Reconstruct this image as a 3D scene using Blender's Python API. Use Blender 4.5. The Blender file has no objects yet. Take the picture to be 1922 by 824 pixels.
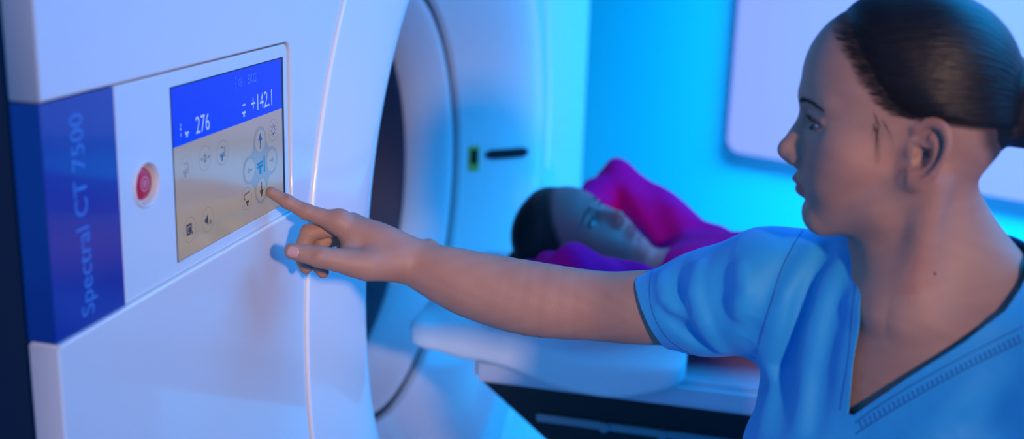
import bpy, bmesh, math, random
import numpy as np
from mathutils import Matrix, Vector
random.seed(7)
SC = bpy.context.scene
C = SC.collection

# ------------------------------------------------------------------ camera
RW = np.array([[0.97049288, 0.09198739, -0.22289434],
               [0.239079, -0.24677832, 0.93911751],
               [0.03138148, -0.96469621, -0.26148886]])   # columns: camera right, down, forward in the world
CAM = np.array([0.58, 0.0, 1.62])
FPX = 2192.0
cd = bpy.data.cameras.new('camera'); cam = bpy.data.objects.new('camera', cd); C.objects.link(cam)
m = Matrix.Identity(4)
for i in range(3):
    m[i][0] = RW[i][0]; m[i][1] = -RW[i][1]; m[i][2] = -RW[i][2]; m[i][3] = CAM[i]
cam.matrix_world = m
cd.sensor_width = 36.0; cd.lens = FPX / 1922.0 * 36.0
cd.clip_start = 0.05; cd.clip_end = 50
cd.dof.use_dof = True; cd.dof.focus_distance = 1.34; cd.dof.aperture_fstop = 2.6
SC.camera = cam
SC.view_settings.view_transform = 'Standard'; SC.view_settings.look = 'None'
SC.view_settings.gamma = 1.0; SC.view_settings.use_curve_mapping = False
SC.view_settings.exposure = 0.0

def ray(u, v):
    return RW @ np.array([(u - 961) / FPX, (v - 412) / FPX, 1.0])
def P(u, v, d):
    return CAM + ray(u, v) * d
def panel(u, v, x=0.0):                 # point of the gantry face plane X = x seen at (u, v)
    r = ray(u, v); return CAM + r * ((x - CAM[0]) / r[0])
def proj(p):
    c = RW.T @ (np.asarray(p, float) - CAM); return 961 + FPX * c[0] / c[2], 412 + FPX * c[1] / c[2]

# ------------------------------------------------------------------ world and lights
w = bpy.data.worlds.new('world'); SC.world = w; w.use_nodes = True
w.node_tree.nodes['Background'].inputs[0].default_value = (0.0, 0.27, 0.88, 1)
w.node_tree.nodes['Background'].inputs[1].default_value = 0.98
def area(name, loc, target, size, power, col, sy=None, spread=180):
    l = bpy.data.lights.new(name, 'AREA'); l.energy = power; l.color = col; l.size = size
    if sy: l.shape = 'RECTANGLE'; l.size_y = sy
    l.spread = math.radians(spread)
    o = bpy.data.objects.new(name, l); C.objects.link(o); o.location = loc
    o.rotation_euler = (Vector(target) - Vector(loc)).to_track_quat('-Z', 'Y').to_euler()
    return o
area('key_lamp', (1.95, -1.05, 2.10), (0.28, 1.15, 1.28), 0.17, 2.3, (1.0, 0.64, 0.44), spread=34)
area('cove_light_ceiling', (2.0, 2.5, 2.66), (1.7, 2.4, 0), 2.6, 112, (0.0, 0.36, 1.0), 1.6)
area('cove_light_wall', (1.75, 2.35, 2.6), (1.45, 3.55, 1.2), 1.8, 84, (0.0, 0.48, 1.0), 0.25, spread=85)

# ------------------------------------------------------------------ materials
def mat(name, col, rough=0.5, metal=0.0, spec=0.5, coat=0.0, emis=None, es=0.0, sub=0.0, noise=0.0, nscale=30, bump=0.0, bscale=200, sheen=0.0, croat=0.05):
    m = bpy.data.materials.new(name); m.use_nodes = True
    nt = m.node_tree; b = nt.nodes['Principled BSDF']
    b.inputs['Base Color'].default_value = (*col, 1); b.inputs['Roughness'].default_value = rough
    b.inputs['Metallic'].default_value = metal; b.inputs['Specular IOR Level'].default_value = spec
    b.inputs['Coat Weight'].default_value = coat; b.inputs['Coat Roughness'].default_value = croat
    b.inputs['Sheen Weight'].default_value = sheen
    if sub:
        b.inputs['Subsurface Weight'].default_value = sub
        b.inputs['Subsurface Radius'].default_value = (1.0, 0.35, 0.2); b.inputs['Subsurface Scale'].default_value = 0.006
    if emis:
        b.inputs['Emission Color'].default_value = (*emis, 1); b.inputs['Emission Strength'].default_value = es
    tc = nt.nodes.new('ShaderNodeTexCoord')
    if noise:
        n = nt.nodes.new('ShaderNodeTexNoise'); n.inputs['Scale'].default_value = nscale; n.inputs['Detail'].default_value = 4
        nt.links.new(tc.outputs['Object'], n.inputs['Vector'])
        mx = nt.nodes.new('ShaderNodeMix'); mx.data_type = 'RGBA'
        mx.inputs[6].default_value = (*[c * (1 - noise) for c in col], 1); mx.inputs[7].default_value = (*[min(1, c * (1 + noise)) for c in col], 1)
        nt.links.new(n.outputs['Fac'], mx.inputs[0]); nt.links.new(mx.outputs[2], b.inputs['Base Color'])
    if bump:
        n = nt.nodes.new('ShaderNodeTexNoise'); n.inputs['Scale'].default_value = bscale; n.inputs['Detail'].default_value = 3
        nt.links.new(tc.outputs['Object'], n.inputs['Vector'])
        bp = nt.nodes.new('ShaderNodeBump'); bp.inputs['Strength'].default_value = bump; bp.inputs['Distance'].default_value = 0.001
        nt.links.new(n.outputs['Fac'], bp.inputs['Height']); nt.links.new(bp.outputs[0], b.inputs['Normal'])
    return m
def attr_color(m, name='tint', bumpnode=False):       # the base colour comes from the mesh's own colour attribute
    nt = m.node_tree; b = nt.nodes['Principled BSDF']
    a = nt.nodes.new('ShaderNodeVertexColor'); a.layer_name = name
    nt.links.new(a.outputs['Color'], b.inputs['Base Color'])
    return m
M = {}
M['shell'] = mat('gantry_white', (0.72, 0.74, 0.76), 0.32, coat=0.6, croat=0.06, noise=0.01, nscale=3)
M['shell2'] = mat('gantry_inner_white', (0.66, 0.70, 0.74), 0.6)
M['trim'] = mat('pearl_trim', (0.93, 0.93, 0.92), 0.2, coat=0.5)
M['bezel'] = mat('bezel_white', (0.66, 0.74, 0.78), 0.38, coat=0.35, croat=0.12)
M['groove'] = mat('dark_joint', (0.02, 0.03, 0.05), 0.7)
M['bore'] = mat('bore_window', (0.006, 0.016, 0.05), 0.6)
M['label'] = mat('blue_label', (0.008, 0.04, 0.30), 0.22, coat=0.4)
M['label_text'] = mat('label_text', (0.05, 0.22, 0.62), 0.4)
M['black'] = mat('black_plastic', (0.006, 0.007, 0.01), 0.4)
M['red'] = mat('red_plastic', (0.62, 0.006, 0.03), 0.3, coat=0.3)
M['pink'] = mat('pale_icon', (0.85, 0.32, 0.38), 0.5)
M['yellow'] = mat('warning_yellow', (0.55, 0.42, 0.05), 0.5)
M['wall'] = mat('wall_paint', (0.16, 0.72, 0.85), 0.7, noise=0.015, nscale=2, bump=0.15, bscale=300)
M['ceil'] = mat('ceiling_paint', (0.3, 0.6, 0.7), 0.8, noise=0.02, nscale=4)
M['floor'] = mat('floor_vinyl', (0.30, 0.34, 0.38), 0.35, noise=0.12, nscale=18)
M['table'] = mat('table_white', (0.62, 0.68, 0.74), 0.35, coat=0.3, noise=0.01)
M['metal'] = mat('table_metal', (0.4, 0.42, 0.45), 0.35, metal=1.0)
M['pillow'] = mat('pillow_cotton', (0.78, 0.86, 0.86), 0.85, noise=0.05, nscale=10, bump=0.4, bscale=500)
M['scrub'] = mat('scrub_cotton', (0.018, 0.37, 0.76), 0.62, noise=0.06, nscale=60, bump=0.35, bscale=1500, sheen=0.08)
M['stitch'] = mat('stitch_thread', (0.02, 0.20, 0.52), 0.8)
M['magenta'] = mat('magenta_jersey', (0.80, 0.0, 0.23), 0.9, noise=0.1, nscale=40, spec=0.15)
M['skin'] = attr_color(mat('skin', (0.5, 0.27, 0.2), 0.54, sub=0.12, bump=0.35, bscale=420, spec=0.4))
M['lash'] = mat('dark_hair', (0.010, 0.008, 0.009), 0.5)
M['nail'] = mat('fingernail', (0.62, 0.36, 0.33), 0.25, coat=0.3)
M['eye'] = attr_color(mat('eye', (0.8, 0.8, 0.8), 0.1, coat=1.0))
M['shoe'] = mat('shoe_rubber', (0.75, 0.77, 0.8), 0.5)
def hair_mat(name, c1, c2):
    m = mat(name, c1, 0.42, spec=0.3); nt = m.node_tree; b = nt.nodes['Principled BSDF']
    a = nt.nodes.new('ShaderNodeVertexColor'); a.layer_name = 'tint'
    n = nt.nodes.new('ShaderNodeTexNoise'); n.inputs['Scale'].default_value = 1.0; n.inputs['Detail'].default_value = 3
    vm = nt.nodes.new('ShaderNodeVectorMath'); vm.operation = 'MULTIPLY'; vm.inputs[1].default_value = (260, 7, 40)
    nt.links.new(a.outputs['Color'], vm.inputs[0]); nt.links.new(vm.outputs[0], n.inputs['Vector'])
    mx = nt.nodes.new('ShaderNodeMix'); mx.data_type = 'RGBA'; mx.inputs[6].default_value = (*c1, 1); mx.inputs[7].default_value = (*c2, 1)
    nt.links.new(n.outputs['Fac'], mx.inputs[0]); nt.links.new(mx.outputs[2], b.inputs['Base Color'])
    bp = nt.nodes.new('ShaderNodeBump'); bp.inputs['Strength'].default_value = 0.9; bp.inputs['Distance'].default_value = 0.0015
    nt.links.new(n.outputs['Fac'], bp.inputs['Height']); nt.links.new(bp.outputs[0], b.inputs['Normal'])
    return m
M['hair'] = hair_mat('black_hair', (0.004, 0.004, 0.005), (0.016, 0.012, 0.013))
M['hair2'] = hair_mat('brown_hair', (0.008, 0.007, 0.010), (0.03, 0.02, 0.02))
def screen_mat(name, col, es):
    m = mat(name, tuple(c * 0.3 for c in col), 0.12, emis=col, es=es, coat=0.35, croat=0.04); return m
M['scr_blue'] = mat('screen_blue', (0.0, 0.01, 0.2), 0.2, emis=(0.0, 0.030, 0.70), es=0.9, spec=0.25)
M['scr_body'] = screen_mat('screen_beige', (0.32, 0.275, 0.235), 0.72)
M['ink_light'] = screen_mat('screen_pale_ink', (0.28, 0.42, 0.95), 0.9)
M['ink_dim'] = screen_mat('screen_dim_ink', (0.02, 0.10, 0.85), 0.9)
M['ink_dark'] = screen_mat('screen_dark_ink', (0.018, 0.03, 0.07), 0.8)
M['ink_blue'] = screen_mat('screen_blue_ink', (0.01, 0.06, 0.20), 0.8)
M['ink_grey'] = screen_mat('screen_grey_ink', (0.15, 0.15, 0.19), 0.8)
M['ink_faint'] = screen_mat('screen_faint_ink', (0.23, 0.205, 0.20), 0.75)
M['scr_pad'] = screen_mat('screen_pad_grey', (0.205, 0.215, 0.235), 0.72)
M['glow'] = mat('violet_light_panel', (0.1, 0.1, 0.12), 0.4, emis=(0.29, 0.34, 1.0), es=0.95)

# ------------------------------------------------------------------ object helpers
def link(name, me, material=None, parent=None, smooth=True):
    o = bpy.data.objects.new(name, me); C.objects.link(o)
    if material is not None and not me.materials: me.materials.append(M[material])
    if smooth and len(me.polygons): me.polygons.foreach_set('use_smooth', [True] * len(me.polygons))
    if parent is not None:
        o.parent = parent; o.matrix_parent_inverse = parent.matrix_world.inverted()
    return o
def thing(name, label, cat, loc=(0, 0, 0), group=None):
    o = bpy.data.objects.new(name, None); C.objects.link(o); o.location = loc
    o.matrix_world = Matrix.Translation(loc); o.empty_display_size = 0.1
    return tag(o, label, cat, group)
def tag(o, label, cat, group=None):
    o['label'] = label; o['category'] = cat
    if group: o['group'] = group
    return o
def struct(o):
    o['kind'] = 'structure'; return o
def from_bm(name, bm, material, parent=None, smooth=False, autosmooth=None):
    me = bpy.data.meshes.new(name); bmesh.ops.recalc_face_normals(bm, faces=bm.faces[:]); bm.to_mesh(me); bm.free()
    return link(name, me, material, parent, smooth)
def box_bm(lo, hi, bev=0.0, seg=3, bm=None, mtx=None):
    bm = bm or bmesh.new()
    r = bmesh.ops.create_cube(bm, size=1.0)
    vs = r['verts']
    for v in vs:
        v.co = Vector([lo[i] + (v.co[i] + 0.5) * (hi[i] - lo[i]) for i in range(3)])
    if bev:
        es = list({e for v in vs for e in v.link_edges})
        g = bmesh.ops.bevel(bm, geom=es, offset=bev, segments=seg, affect='EDGES', profile=0.5)
        vs = list({v for f in g['faces'] for v in f.verts} | {v for v in vs if v.is_valid})
    if mtx is not None:
        for v in vs: v.co = mtx @ v.co
    return bm
def lathe(name, prof, axis_pt, material, parent, seg=160, closed=False, smooth=True):
    # profile of (R, X) turned about the line through axis_pt along world X
    bm = bmesh.new(); rows = []
    for (R, x) in prof:
        if R < 1e-6: rows.append([bm.verts.new((axis_pt[0] + x, axis_pt[1], axis_pt[2]))] * seg); continue
        rows.append([bm.verts.new((axis_pt[0] + x, axis_pt[1] + R * math.cos(2 * math.pi * k / seg), axis_pt[2] + R * math.sin(2 * math.pi * k / seg))) for k in range(seg)])
    n = len(rows)
    for i in range(n if closed else n - 1):
        a, b = rows[i], rows[(i + 1) % n]
        for k in range(seg):
            q = []
            for vv in (a[k], a[(k + 1) % seg], b[(k + 1) % seg], b[k]):
                if vv not in q: q.append(vv)
            if len(q) > 2: bm.faces.new(q)
    me = bpy.data.meshes.new(name); bmesh.ops.recalc_face_normals(bm, faces=bm.faces[:]); bm.to_mesh(me); bm.free()
    return link(name, me, material, parent, smooth)
def tube_bm(pts, r, seg=8, bm=None, closed=False, taper=False):
    bm = bm or bmesh.new(); pts = [Vector(p) for p in pts]; n = len(pts); rows = []
    up = Vector((0.13, 0.21, 0.97)); 
    for i, p in enumerate(pts):
        t = (pts[(i + 1) % n] - pts[i - 1]) if closed else (pts[min(i + 1, n - 1)] - pts[max(i - 1, 0)])
        t.normalize(); a = t.cross(up)
        if a.length < 0.1: a = t.cross(Vector((1, 0, 0)))
        a.normalize(); b = t.cross(a)
        rr = r[i] if isinstance(r, (list, tuple)) else r
        if taper: rr = rr * (1 - 0.85 * i / (n - 1))
        rows.append([bm.verts.new(p + (a * math.cos(2 * math.pi * k / seg) + b * math.sin(2 * math.pi * k / seg)) * rr) for k in range(seg)])
    for i in range(n if closed else n - 1):
        A, B = rows[i], rows[(i + 1) % n]
        for k in range(seg): bm.faces.new((A[k], A[(k + 1) % seg], B[(k + 1) % seg], B[k]))
    if not closed:
        bm.faces.new(rows[0][::-1]); bm.faces.new(rows[-1])
    return bm
def plate(name, loops, x0, x1, material, parent, bev=0.0):
    # flat plate in the Y/Z plane with holes; front face at x1, back at x0; loops of (Y, Z)
    cu = bpy.data.curves.new(name, 'CURVE'); cu.dimensions = '2D'; cu.fill_mode = 'BOTH'
    for lp in loops:
        s = cu.splines.new('POLY'); s.points.add(len(lp) - 1); s.use_cyclic_u = True
        for p, (y, z) in zip(s.points, lp): p.co = (y, z, 0, 1)
    cu.extrude = (x1 - x0) / 2 - bev; cu.bevel_depth = bev; cu.bevel_resolution = 3; cu.offset = -bev
    t = bpy.data.objects.new(name, cu); C.objects.link(t)
    bpy.context.view_layer.update()
    me = bpy.data.meshes.new_from_object(t.evaluated_get(bpy.context.evaluated_depsgraph_get()))
    bpy.data.objects.remove(t); bpy.data.curves.remove(cu)
    xm = (x0 + x1) / 2
    me.transform(Matrix(((0, 0, 1, xm), (1, 0, 0, 0), (0, 1, 0, 0), (0, 0, 0, 1))))
    me.materials.clear()
    o = link(name, me, material, parent, False)
    return o
def rrect(y0, y1, z0, z1, r, seg=8):
    rr = r if isinstance(r, (list, tuple)) else (r,) * 4
    out = []
    for (cy, cz, a0, q) in ((y1, z1, 0, rr[0]), (y0, z1, 90, rr[1]), (y0, z0, 180, rr[2]), (y1, z0, 270, rr[3])):
        sy = 1 if cy == y1 else -1; sz = 1 if cz == z1 else -1
        for k in range(seg + 1):
            a = math.radians(a0 + 90 * k / seg)
            out.append((cy - sy * q + q * math.cos(a), cz - sz * q + q * math.sin(a)))
    return out
def circle(y, z, r, seg=48):
    return [(y + r * math.cos(2 * math.pi * k / seg), z + r * math.sin(2 * math.pi * k / seg)) for k in range(seg)]

# ------------------------------------------------------------------ signed-distance modelling for organic shapes
def smin(a, b, k):
    h = np.maximum(k - np.abs(a - b), 0.0) / k
    return np.minimum(a, b) - h * h * k * 0.25
def smax(a, b, k): return -smin(-a, -b, k)
def cap(p, a, b, r1, r2=None):
    r2 = r1 if r2 is None else r2
    a = np.asarray(a, float); b = np.asarray(b, float); ab = b - a
    t = np.clip(((p - a) @ ab) / (ab @ ab), 0, 1)
    return np.linalg.norm(p - a - t[:, None] * ab, axis=1) - (r1 + (r2 - r1) * t)
def ell(p, c, r, F=None):
    q = p - np.asarray(c, float)
    if F is not None: q = q @ F            # columns of F are the ellipsoid's axes
    r = np.asarray(r, float)
    k0 = np.linalg.norm(q / r, axis=1); k1 = np.linalg.norm(q / (r * r), axis=1) + 1e-9
    return k0 * (k0 - 1.0) / k1
def sph(p, c, r): return np.linalg.norm(p - np.asarray(c, float), axis=1) - r
def sstep(x, a, b):
    t = np.clip((x - a) / (b - a), 0, 1); return t * t * (3 - 2 * t)
def axis_grid(segs):
    # segs: list of (start, end, step)
    out = []
    for a, b, h in segs:
        n = max(1, int(round((b - a) / h))); out += list(np.linspace(a, b, n, endpoint=False))
    out.append(segs[-1][1]); return np.array(out)
def surface(sdf, gx, gy, gz, B=20, newton=1):
    """surface nets on a rectilinear grid, evaluated only in blocks near the surface. sdf(p) -> d"""
    G = (gx, gy, gz); N = [len(g) for g in G]
    idx = [np.arange(1, n - 1, B) for n in N]
    blocks = np.array(np.meshgrid(*idx, indexing='ij')).reshape(3, -1).T
    lo = np.stack([G[a][np.maximum(blocks[:, a] - 1, 0)] for a in range(3)], 1)
    hi = np.stack([G[a][np.minimum(blocks[:, a] + B, N[a] - 1)] for a in range(3)], 1)
    cen = (lo + hi) / 2; rad = np.linalg.norm(hi - lo, axis=1) / 2
    dc = np.concatenate([sdf(c) for c in np.array_split(cen, max(1, len(cen) // 20000))])
    keep = np.abs(dc) < rad * 1.25 + 0.006
    V = []; K = []; Q = []
    n1, n2 = N[1], N[2]
    corners = [(i, j, k) for i in (0, 1) for j in (0, 1) for k in (0, 1)]
    edges = [(a, b) for a in range(8) for b in range(a + 1, 8) if bin(a ^ b).count('1') == 1]
    for b in blocks[keep]:
        s = b - 1; e = np.minimum(b + B, np.array(N) - 1)        # sample index range s..e inclusive
        ax = [G[a][s[a]:e[a] + 1] for a in range(3)]
        sh = tuple(len(a) for a in ax)
        if min(sh) < 3: 
            if min(sh) < 2: continue
        pts = np.stack(np.meshgrid(*ax, indexing='ij'), -1).reshape(-1, 3)
        d = sdf(pts).reshape(sh)
        sg = d < 0
        if sg.all() or not sg.any(): continue
        c = sum(sg[i:sh[0] - 1 + i, j:sh[1] - 1 + j, k:sh[2] - 1 + k].astype(np.int8) for i, j, k in corners)
        act = np.argwhere((c > 0) & (c < 8))
        cd_ = np.stack([d[act[:, 0] + i, act[:, 1] + j, act[:, 2] + k] for i, j, k in corners], 1)
        cp = np.stack([np.stack([ax[0][act[:, 0] + i], ax[1][act[:, 1] + j], ax[2][act[:, 2] + k]], 1) for i, j, k in corners], 1)
        acc = np.zeros((len(act), 3)); cnt = np.zeros(len(act))
        for a_, b_ in edges:
            da, db = cd_[:, a_], cd_[:, b_]; mk = (da < 0) != (db < 0)
            t = np.where(mk, da / np.where(mk, da - db, 1), 0)
            acc += np.where(mk[:, None], cp[:, a_] + t[:, None] * (cp[:, b_] - cp[:, a_]), 0); cnt += mk
        V.append(acc / cnt[:, None])
        g = act + s; K.append((g[:, 0] * n1 + g[:, 1]) * n2 + g[:, 2])
        for a in range(3):
            o1, o2 = (a + 1) % 3, (a + 2) % 3
            sl0 = [slice(1, None)] * 3; sl1 = [slice(1, None)] * 3
            for x in range(3):
                sl0[x] = slice(1, sh[x] - 1) ; sl1[x] = slice(1, sh[x] - 1)
            # own edges start at samples b .. b+B-1
            sl0[a] = slice(1, sh[a] - 1); sl1[a] = slice(2, sh[a])
            A0 = sg[tuple(sl0)]; A1 = sg[tuple(sl1)]
            for flip in (False, True):
                e_ = np.argwhere((A0 & ~A1) if not flip else (~A0 & A1))
                if not len(e_): continue
                g = e_ + 1 + s
                def key(d1, d2):
                    h = g.copy(); h[:, o1] -= d1; h[:, o2] -= d2
                    return (h[:, 0] * n1 + h[:, 1]) * n2 + h[:, 2]
                q = np.stack([key(0, 0), key(1, 0), key(1, 1), key(0, 1)], 1)
                Q.append(q[:, ::-1] if flip else q)
    V = np.concatenate(V); K = np.concatenate(K); Q = np.concatenate(Q)
    u, first, = np.unique(K, return_index=True)
    V = V[first]; pos = np.searchsorted(u, Q); pos = np.minimum(pos, len(u) - 1)
    ok = (u[pos] == Q).all(1); F = pos[ok]
    for _ in range(newton):
        nn, d = grad(sdf, V); V = V - nn * np.clip(d, -0.002, 0.002)[:, None]
    return V, F
def grad(sdf, V, e=0.0006):
    out_n = np.empty_like(V); out_d = np.empty(len(V))
    for s in range(0, len(V), 60000):
        v = V[s:s + 60000]; d0 = sdf(v)
        g = np.stack([sdf(v + np.eye(3)[i] * e) - d0 for i in range(3)], 1) / e
        l2 = np.maximum((g * g).sum(1), 0.25)
        out_n[s:s + 60000] = g / l2[:, None]; out_d[s:s + 60000] = d0
    return out_n, out_d
def sdf_mesh(name, sdf, gx, gy, gz, material, parent, tint=None, newton=1, prune=True):
    V, F = surface(sdf, gx, gy, gz, newton=newton)
    me = bpy.data.meshes.new(name)
    me.vertices.add(len(V)); me.vertices.foreach_set('co', V.ravel())
    me.loops.add(len(F) * 4); me.loops.foreach_set('vertex_index', F.ravel().astype(np.int32))
    me.polygons.add(len(F)); me.polygons.foreach_set('loop_start', np.arange(0, len(F) * 4, 4, dtype=np.int32))
    me.update(calc_edges=True)
    if tint is not None:
        col = tint(V); a = me.color_attributes.new('tint', 'FLOAT_COLOR', 'POINT')
        a.data.foreach_set('color', np.concatenate([col, np.ones((len(V), 1))], 1).astype(np.float32).ravel())
    print(name, len(V))
    return link(name, me, material, parent, True)
def ug(lo, hi, h): return tuple(axis_grid([(lo[i], hi[i], h)]) for i in range(3))
def trace(sdf, u, v, d0=0.6, n=120):
    r = ray(u, v); L = np.linalg.norm(r); d = d0
    for _ in range(n):
        s = float(sdf((CAM + r * d)[None])[0])
        d += 0.8 * s / L
        if s < 1e-4: break
        if d > 4: return None, None
    p = CAM + r * d; nn, _d = grad(sdf, p[None]); nn = nn[0] / np.linalg.norm(nn[0])
    return p, nn

# ------------------------------------------------------------------ the room
def slab(name, lo, hi, material, mtx=None):
    return struct(from_bm(name, box_bm(lo, hi, mtx=mtx), material))
slab('floor', (-3.0, -2.5, -0.1), (4.2, 5.6, 0.0), 'floor')
slab('ceiling', (-3.0, -2.5, 2.75), (4.2, 5.6, 2.85), 'ceil')
WA = Vector((0.40, 4.0, 0)); WD = Vector((0.908, -0.419, 0)).normalized(); WN = Vector((-WD.y, WD.x, 0))
wm = Matrix(((WD.x, WN.x, 0, WA.x), (WD.y, WN.y, 0, WA.y), (0, 0, 1, 0), (0, 0, 0, 1)))
slab('wall_back', (-3.7, 0.0, 0.0), (4.0, 0.1, 2.75), 'wall', wm)
slab('wall_left', (-3.1, -2.5, 0.0), (-3.0, 5.6, 2.75), 'wall')
slab('wall_right', (4.1, -2.5, 0.0), (4.2, 2.4, 2.75), 'wall')

# violet light panel on the back wall
lp = thing('light_panel', 'large glowing violet light panel on the cyan-lit back wall', 'light panel', wm @ Vector((1.4, -0.03, 0.83)))
def wall_plate(name, x0, x1, z0, z1, y0, y1, r, material, parent):
    bm = bmesh.new(); lp_ = rrect(x0, x1, z0, z1, r)
    f = [bm.verts.new(wm @ Vector((a, y0, b))) for a, b in lp_]; g = [bm.verts.new(wm @ Vector((a, y1, b))) for a, b in lp_]
    bm.faces.new(f); bm.faces.new(g[::-1]); n = len(f)
    for i in range(n): bm.faces.new((f[i], f[(i + 1) % n], g[(i + 1) % n], g[i]))
    return from_bm(name, bm, material, parent)
wall_plate('panel_housing', -0.004, 2.704, 0.826, 2.604, -0.02, -0.0005, 0.05, 'table', lp)
wall_plate('diffuser', 0.0, 2.70, 0.83, 2.60, -0.045, -0.02, 0.05, 'glow', lp)

# ------------------------------------------------------------------ the gantry
AX = (0.0, 2.06, 1.06)
g = thing('scanner_gantry', 'large white ring-shaped scanner housing with a dark round bore and touch screen', 'medical scanner', (-0.4, 2.06, 0.0))
Y0, Y1, Z0, Z1 = 0.806, 3.31, 0.06, 2.12
hole = circle(AX[1], AX[2], 0.7475, 160)[::-1]
RY0, RY1, RZ0, RZ1 = 0.800, 1.2815, 1.246, 1.4545
# outer front cover: the panel strip opens to its near edge, so cut a notch there
outer = [(Y1, Z1 - 0.35)] + [(Y1 - 0.35 + 0.35 * math.cos(math.radians(a)), Z1 - 0.35 + 0.35 * math.sin(math.radians(a))) for a in range(10, 91, 10)] + \
        [(Y0 + 0.35 + 0.35 * math.cos(math.radians(a)), Z1 - 0.35 + 0.35 * math.sin(math.radians(a))) for a in range(90, 181, 10)] + \
        [(Y0, RZ1)] + [(RY1 - 0.012, RZ1)] + \
        [(RY1 - 0.012 + 0.012 * math.cos(math.radians(a)), RZ1 - 0.012 + 0.012 * math.sin(math.radians(a))) for a in (60, 30, 0)] + \
        [(RY1, RZ0 + 0.006), (RY1 - 0.006, RZ0), (Y0, RZ0), (Y0, Z0), (Y1, Z0)]
plate('front_cover', [outer, hole], -0.03, 0.0, 'shell', g, 0.0022)
# round flare between the cover and the bore
flare_prof = [(0.742, -0.03), (0.742, -0.004), (0.7395, -0.0005), (0.735, 0.001), (0.70, 0.006), (0.66, 0.0115), (0.62, 0.0155), (0.59, 0.0165), (0.57, 0.0145), (0.555, 0.0095), (0.54, 0.0), (0.52, -0.0165), (0.50, -0.037), (0.48, -0.060), (0.46, -0.085), (0.44, -0.1115), (0.428, -0.128), (0.424, -0.134), (0.423, -0.15)]
def smooth_prof(pr, n=4):
    p = [Vector((a, b)) for a, b in pr]; out = []
    for i in range(len(p) - 1):
        q0, q1, q2, q3 = p[max(i - 1, 0)], p[i], p[i + 1], p[min(i + 2, len(p) - 1)]
        for k in range(n):
            t = k / n
            out.append(tuple(0.5 * ((2 * q1) + (q2 - q0) * t + (2 * q0 - 5 * q1 + 4 * q2 - q3) * t * t + (3 * q1 - q0 - 3 * q2 + q3) * t ** 3)))
    return out + [tuple(p[-1])]
lathe('flare_ring', smooth_prof(flare_prof), AX, 'shell', g, 220)
lathe('inner_ring', smooth_prof([(0.4120, -0.162), (0.4118, -0.150), (0.4095, -0.149), (0.40, -0.158), (0.385, -0.182), (0.372, -0.21), (0.366, -0.232), (0.3655, -0.245)]), AX, 'shell2', g, 220)
lathe('ring_joint', [(0.4235, -0.146), (0.4118, -0.158), (0.4118, -0.19), (0.4235, -0.19)], AX, 'groove', g, 160, closed=True)
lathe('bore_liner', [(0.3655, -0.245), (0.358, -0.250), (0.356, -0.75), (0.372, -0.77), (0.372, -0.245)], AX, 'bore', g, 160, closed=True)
lathe('seam_trim', [(0.7448 + 0.0034 * math.cos(a), 0.0008 + 0.0036 * math.sin(a)) for a in [k * math.pi / 4 for k in range(8)]], AX, 'trim', g, 260, closed=True)
lathe('rear_flare', [(0.372, -0.765), (0.45, -0.79), (0.60, -0.80), (0.745, -0.80), (0.745, -0.77), (0.40, -0.75)], AX, 'shell', g, 120, closed=True)
plate('rear_cover', [[(Y0 + .03, Z0), (Y1 - .03, Z0), (Y1 - .03, Z1 - .03), (Y0 + .03, Z1 - .03)][::1], circle(AX[1], AX[2], 0.745, 120)[::-1]], -0.80, -0.77, 'shell2', g)
# side shell around the depth of the gantry
bm = bmesh.new(); path = [(Y0 + .012, Z0)] + [(Y0 + .012, Z1 - .36)] + [(Y0 + .36 + .348 * math.cos(math.radians(a)), Z1 - .36 + .348 * math.sin(math.radians(a))) for a in range(170, 89, -10)] + [(Y1 - .36 + .348 * math.cos(math.radians(a)), Z1 - .36 + .348 * math.sin(math.radians(a))) for a in range(90, -1, -10)] + [(Y1 - .012, Z0)]
ra = [bm.verts.new((-0.025, y, z)) for y, z in path]; rb = [bm.verts.new((-0.775, y, z)) for y, z in path]
for i in range(len(path) - 1): bm.faces.new((ra[i], ra[i + 1], rb[i + 1], rb[i]))
o = from_bm('side_shell', bm, 'bore', g); sm = o.modifiers.new('s', 'SOLIDIFY'); sm.thickness = 0.012
from_bm('base_plinth', box_bm((-0.72, Y0 + 0.1, 0.0), (-0.08, Y1 - 0.1, 0.07), 0.01), 'black', g)

# recessed control fascia
fas = plate('control_fascia', [rrect(0.9145, RY1 - 0.0022, RZ0 + 0.0022, RZ1 - 0.0022, (0.010, 0.0005, 0.0005, 0.005)), circle(0.9595, 1.3535, 0.0205, 56)[::-1], [(1.0105, 1.4375), (1.268, 1.4375), (1.268, 1.2605), (1.0105, 1.2605)]], -0.03, -0.0032, 'bezel', g, 0.0008)
from_bm('fascia_ledge', box_bm((-0.028, 0.807, RZ0 - 0.0012), (0.0012, RY1 - 0.008, RZ0 + 0.0016), 0.0010), 'trim', g)
from_bm('blue_plate', box_bm((-0.03, 0.8075, RZ0 + 0.0022), (-0.0028, 0.9135, RZ1 - 0.0018), 0.0006), 'label', g)

def text_bm(body, size, xs=1.0, align='LEFT', off=0.0):
    cu = bpy.data.curves.new('t', 'FONT'); cu.body = body; cu.size = size; cu.align_x = align; cu.resolution_u = 3; cu.offset = off; cu.extrude = 0.0
    t = bpy.data.objects.new('t', cu); C.objects.link(t); bpy.context.view_layer.update()
    me = bpy.data.meshes.new_from_object(t.evaluated_get(bpy.context.evaluated_depsgraph_get()))
    bpy.data.objects.remove(t); bpy.data.curves.remove(cu)
    me.transform(Matrix.Diagonal((xs, 1, 1, 1)))
    return me
def text_on(name, body, y, z, size, material, parent, x, rot=0, xs=1.0, align='LEFT', off=0.0):
    me = text_bm(body, size, xs, align, off)
    me.transform(Matrix.Rotation(rot, 4, 'Z'))
    me.transform(Matrix(((0, 0, 1, x), (1, 0, 0, y), (0, 1, 0, z), (0, 0, 0, 1))))
    me.materials.clear()
    return link(name, me, material, parent, False)
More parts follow.
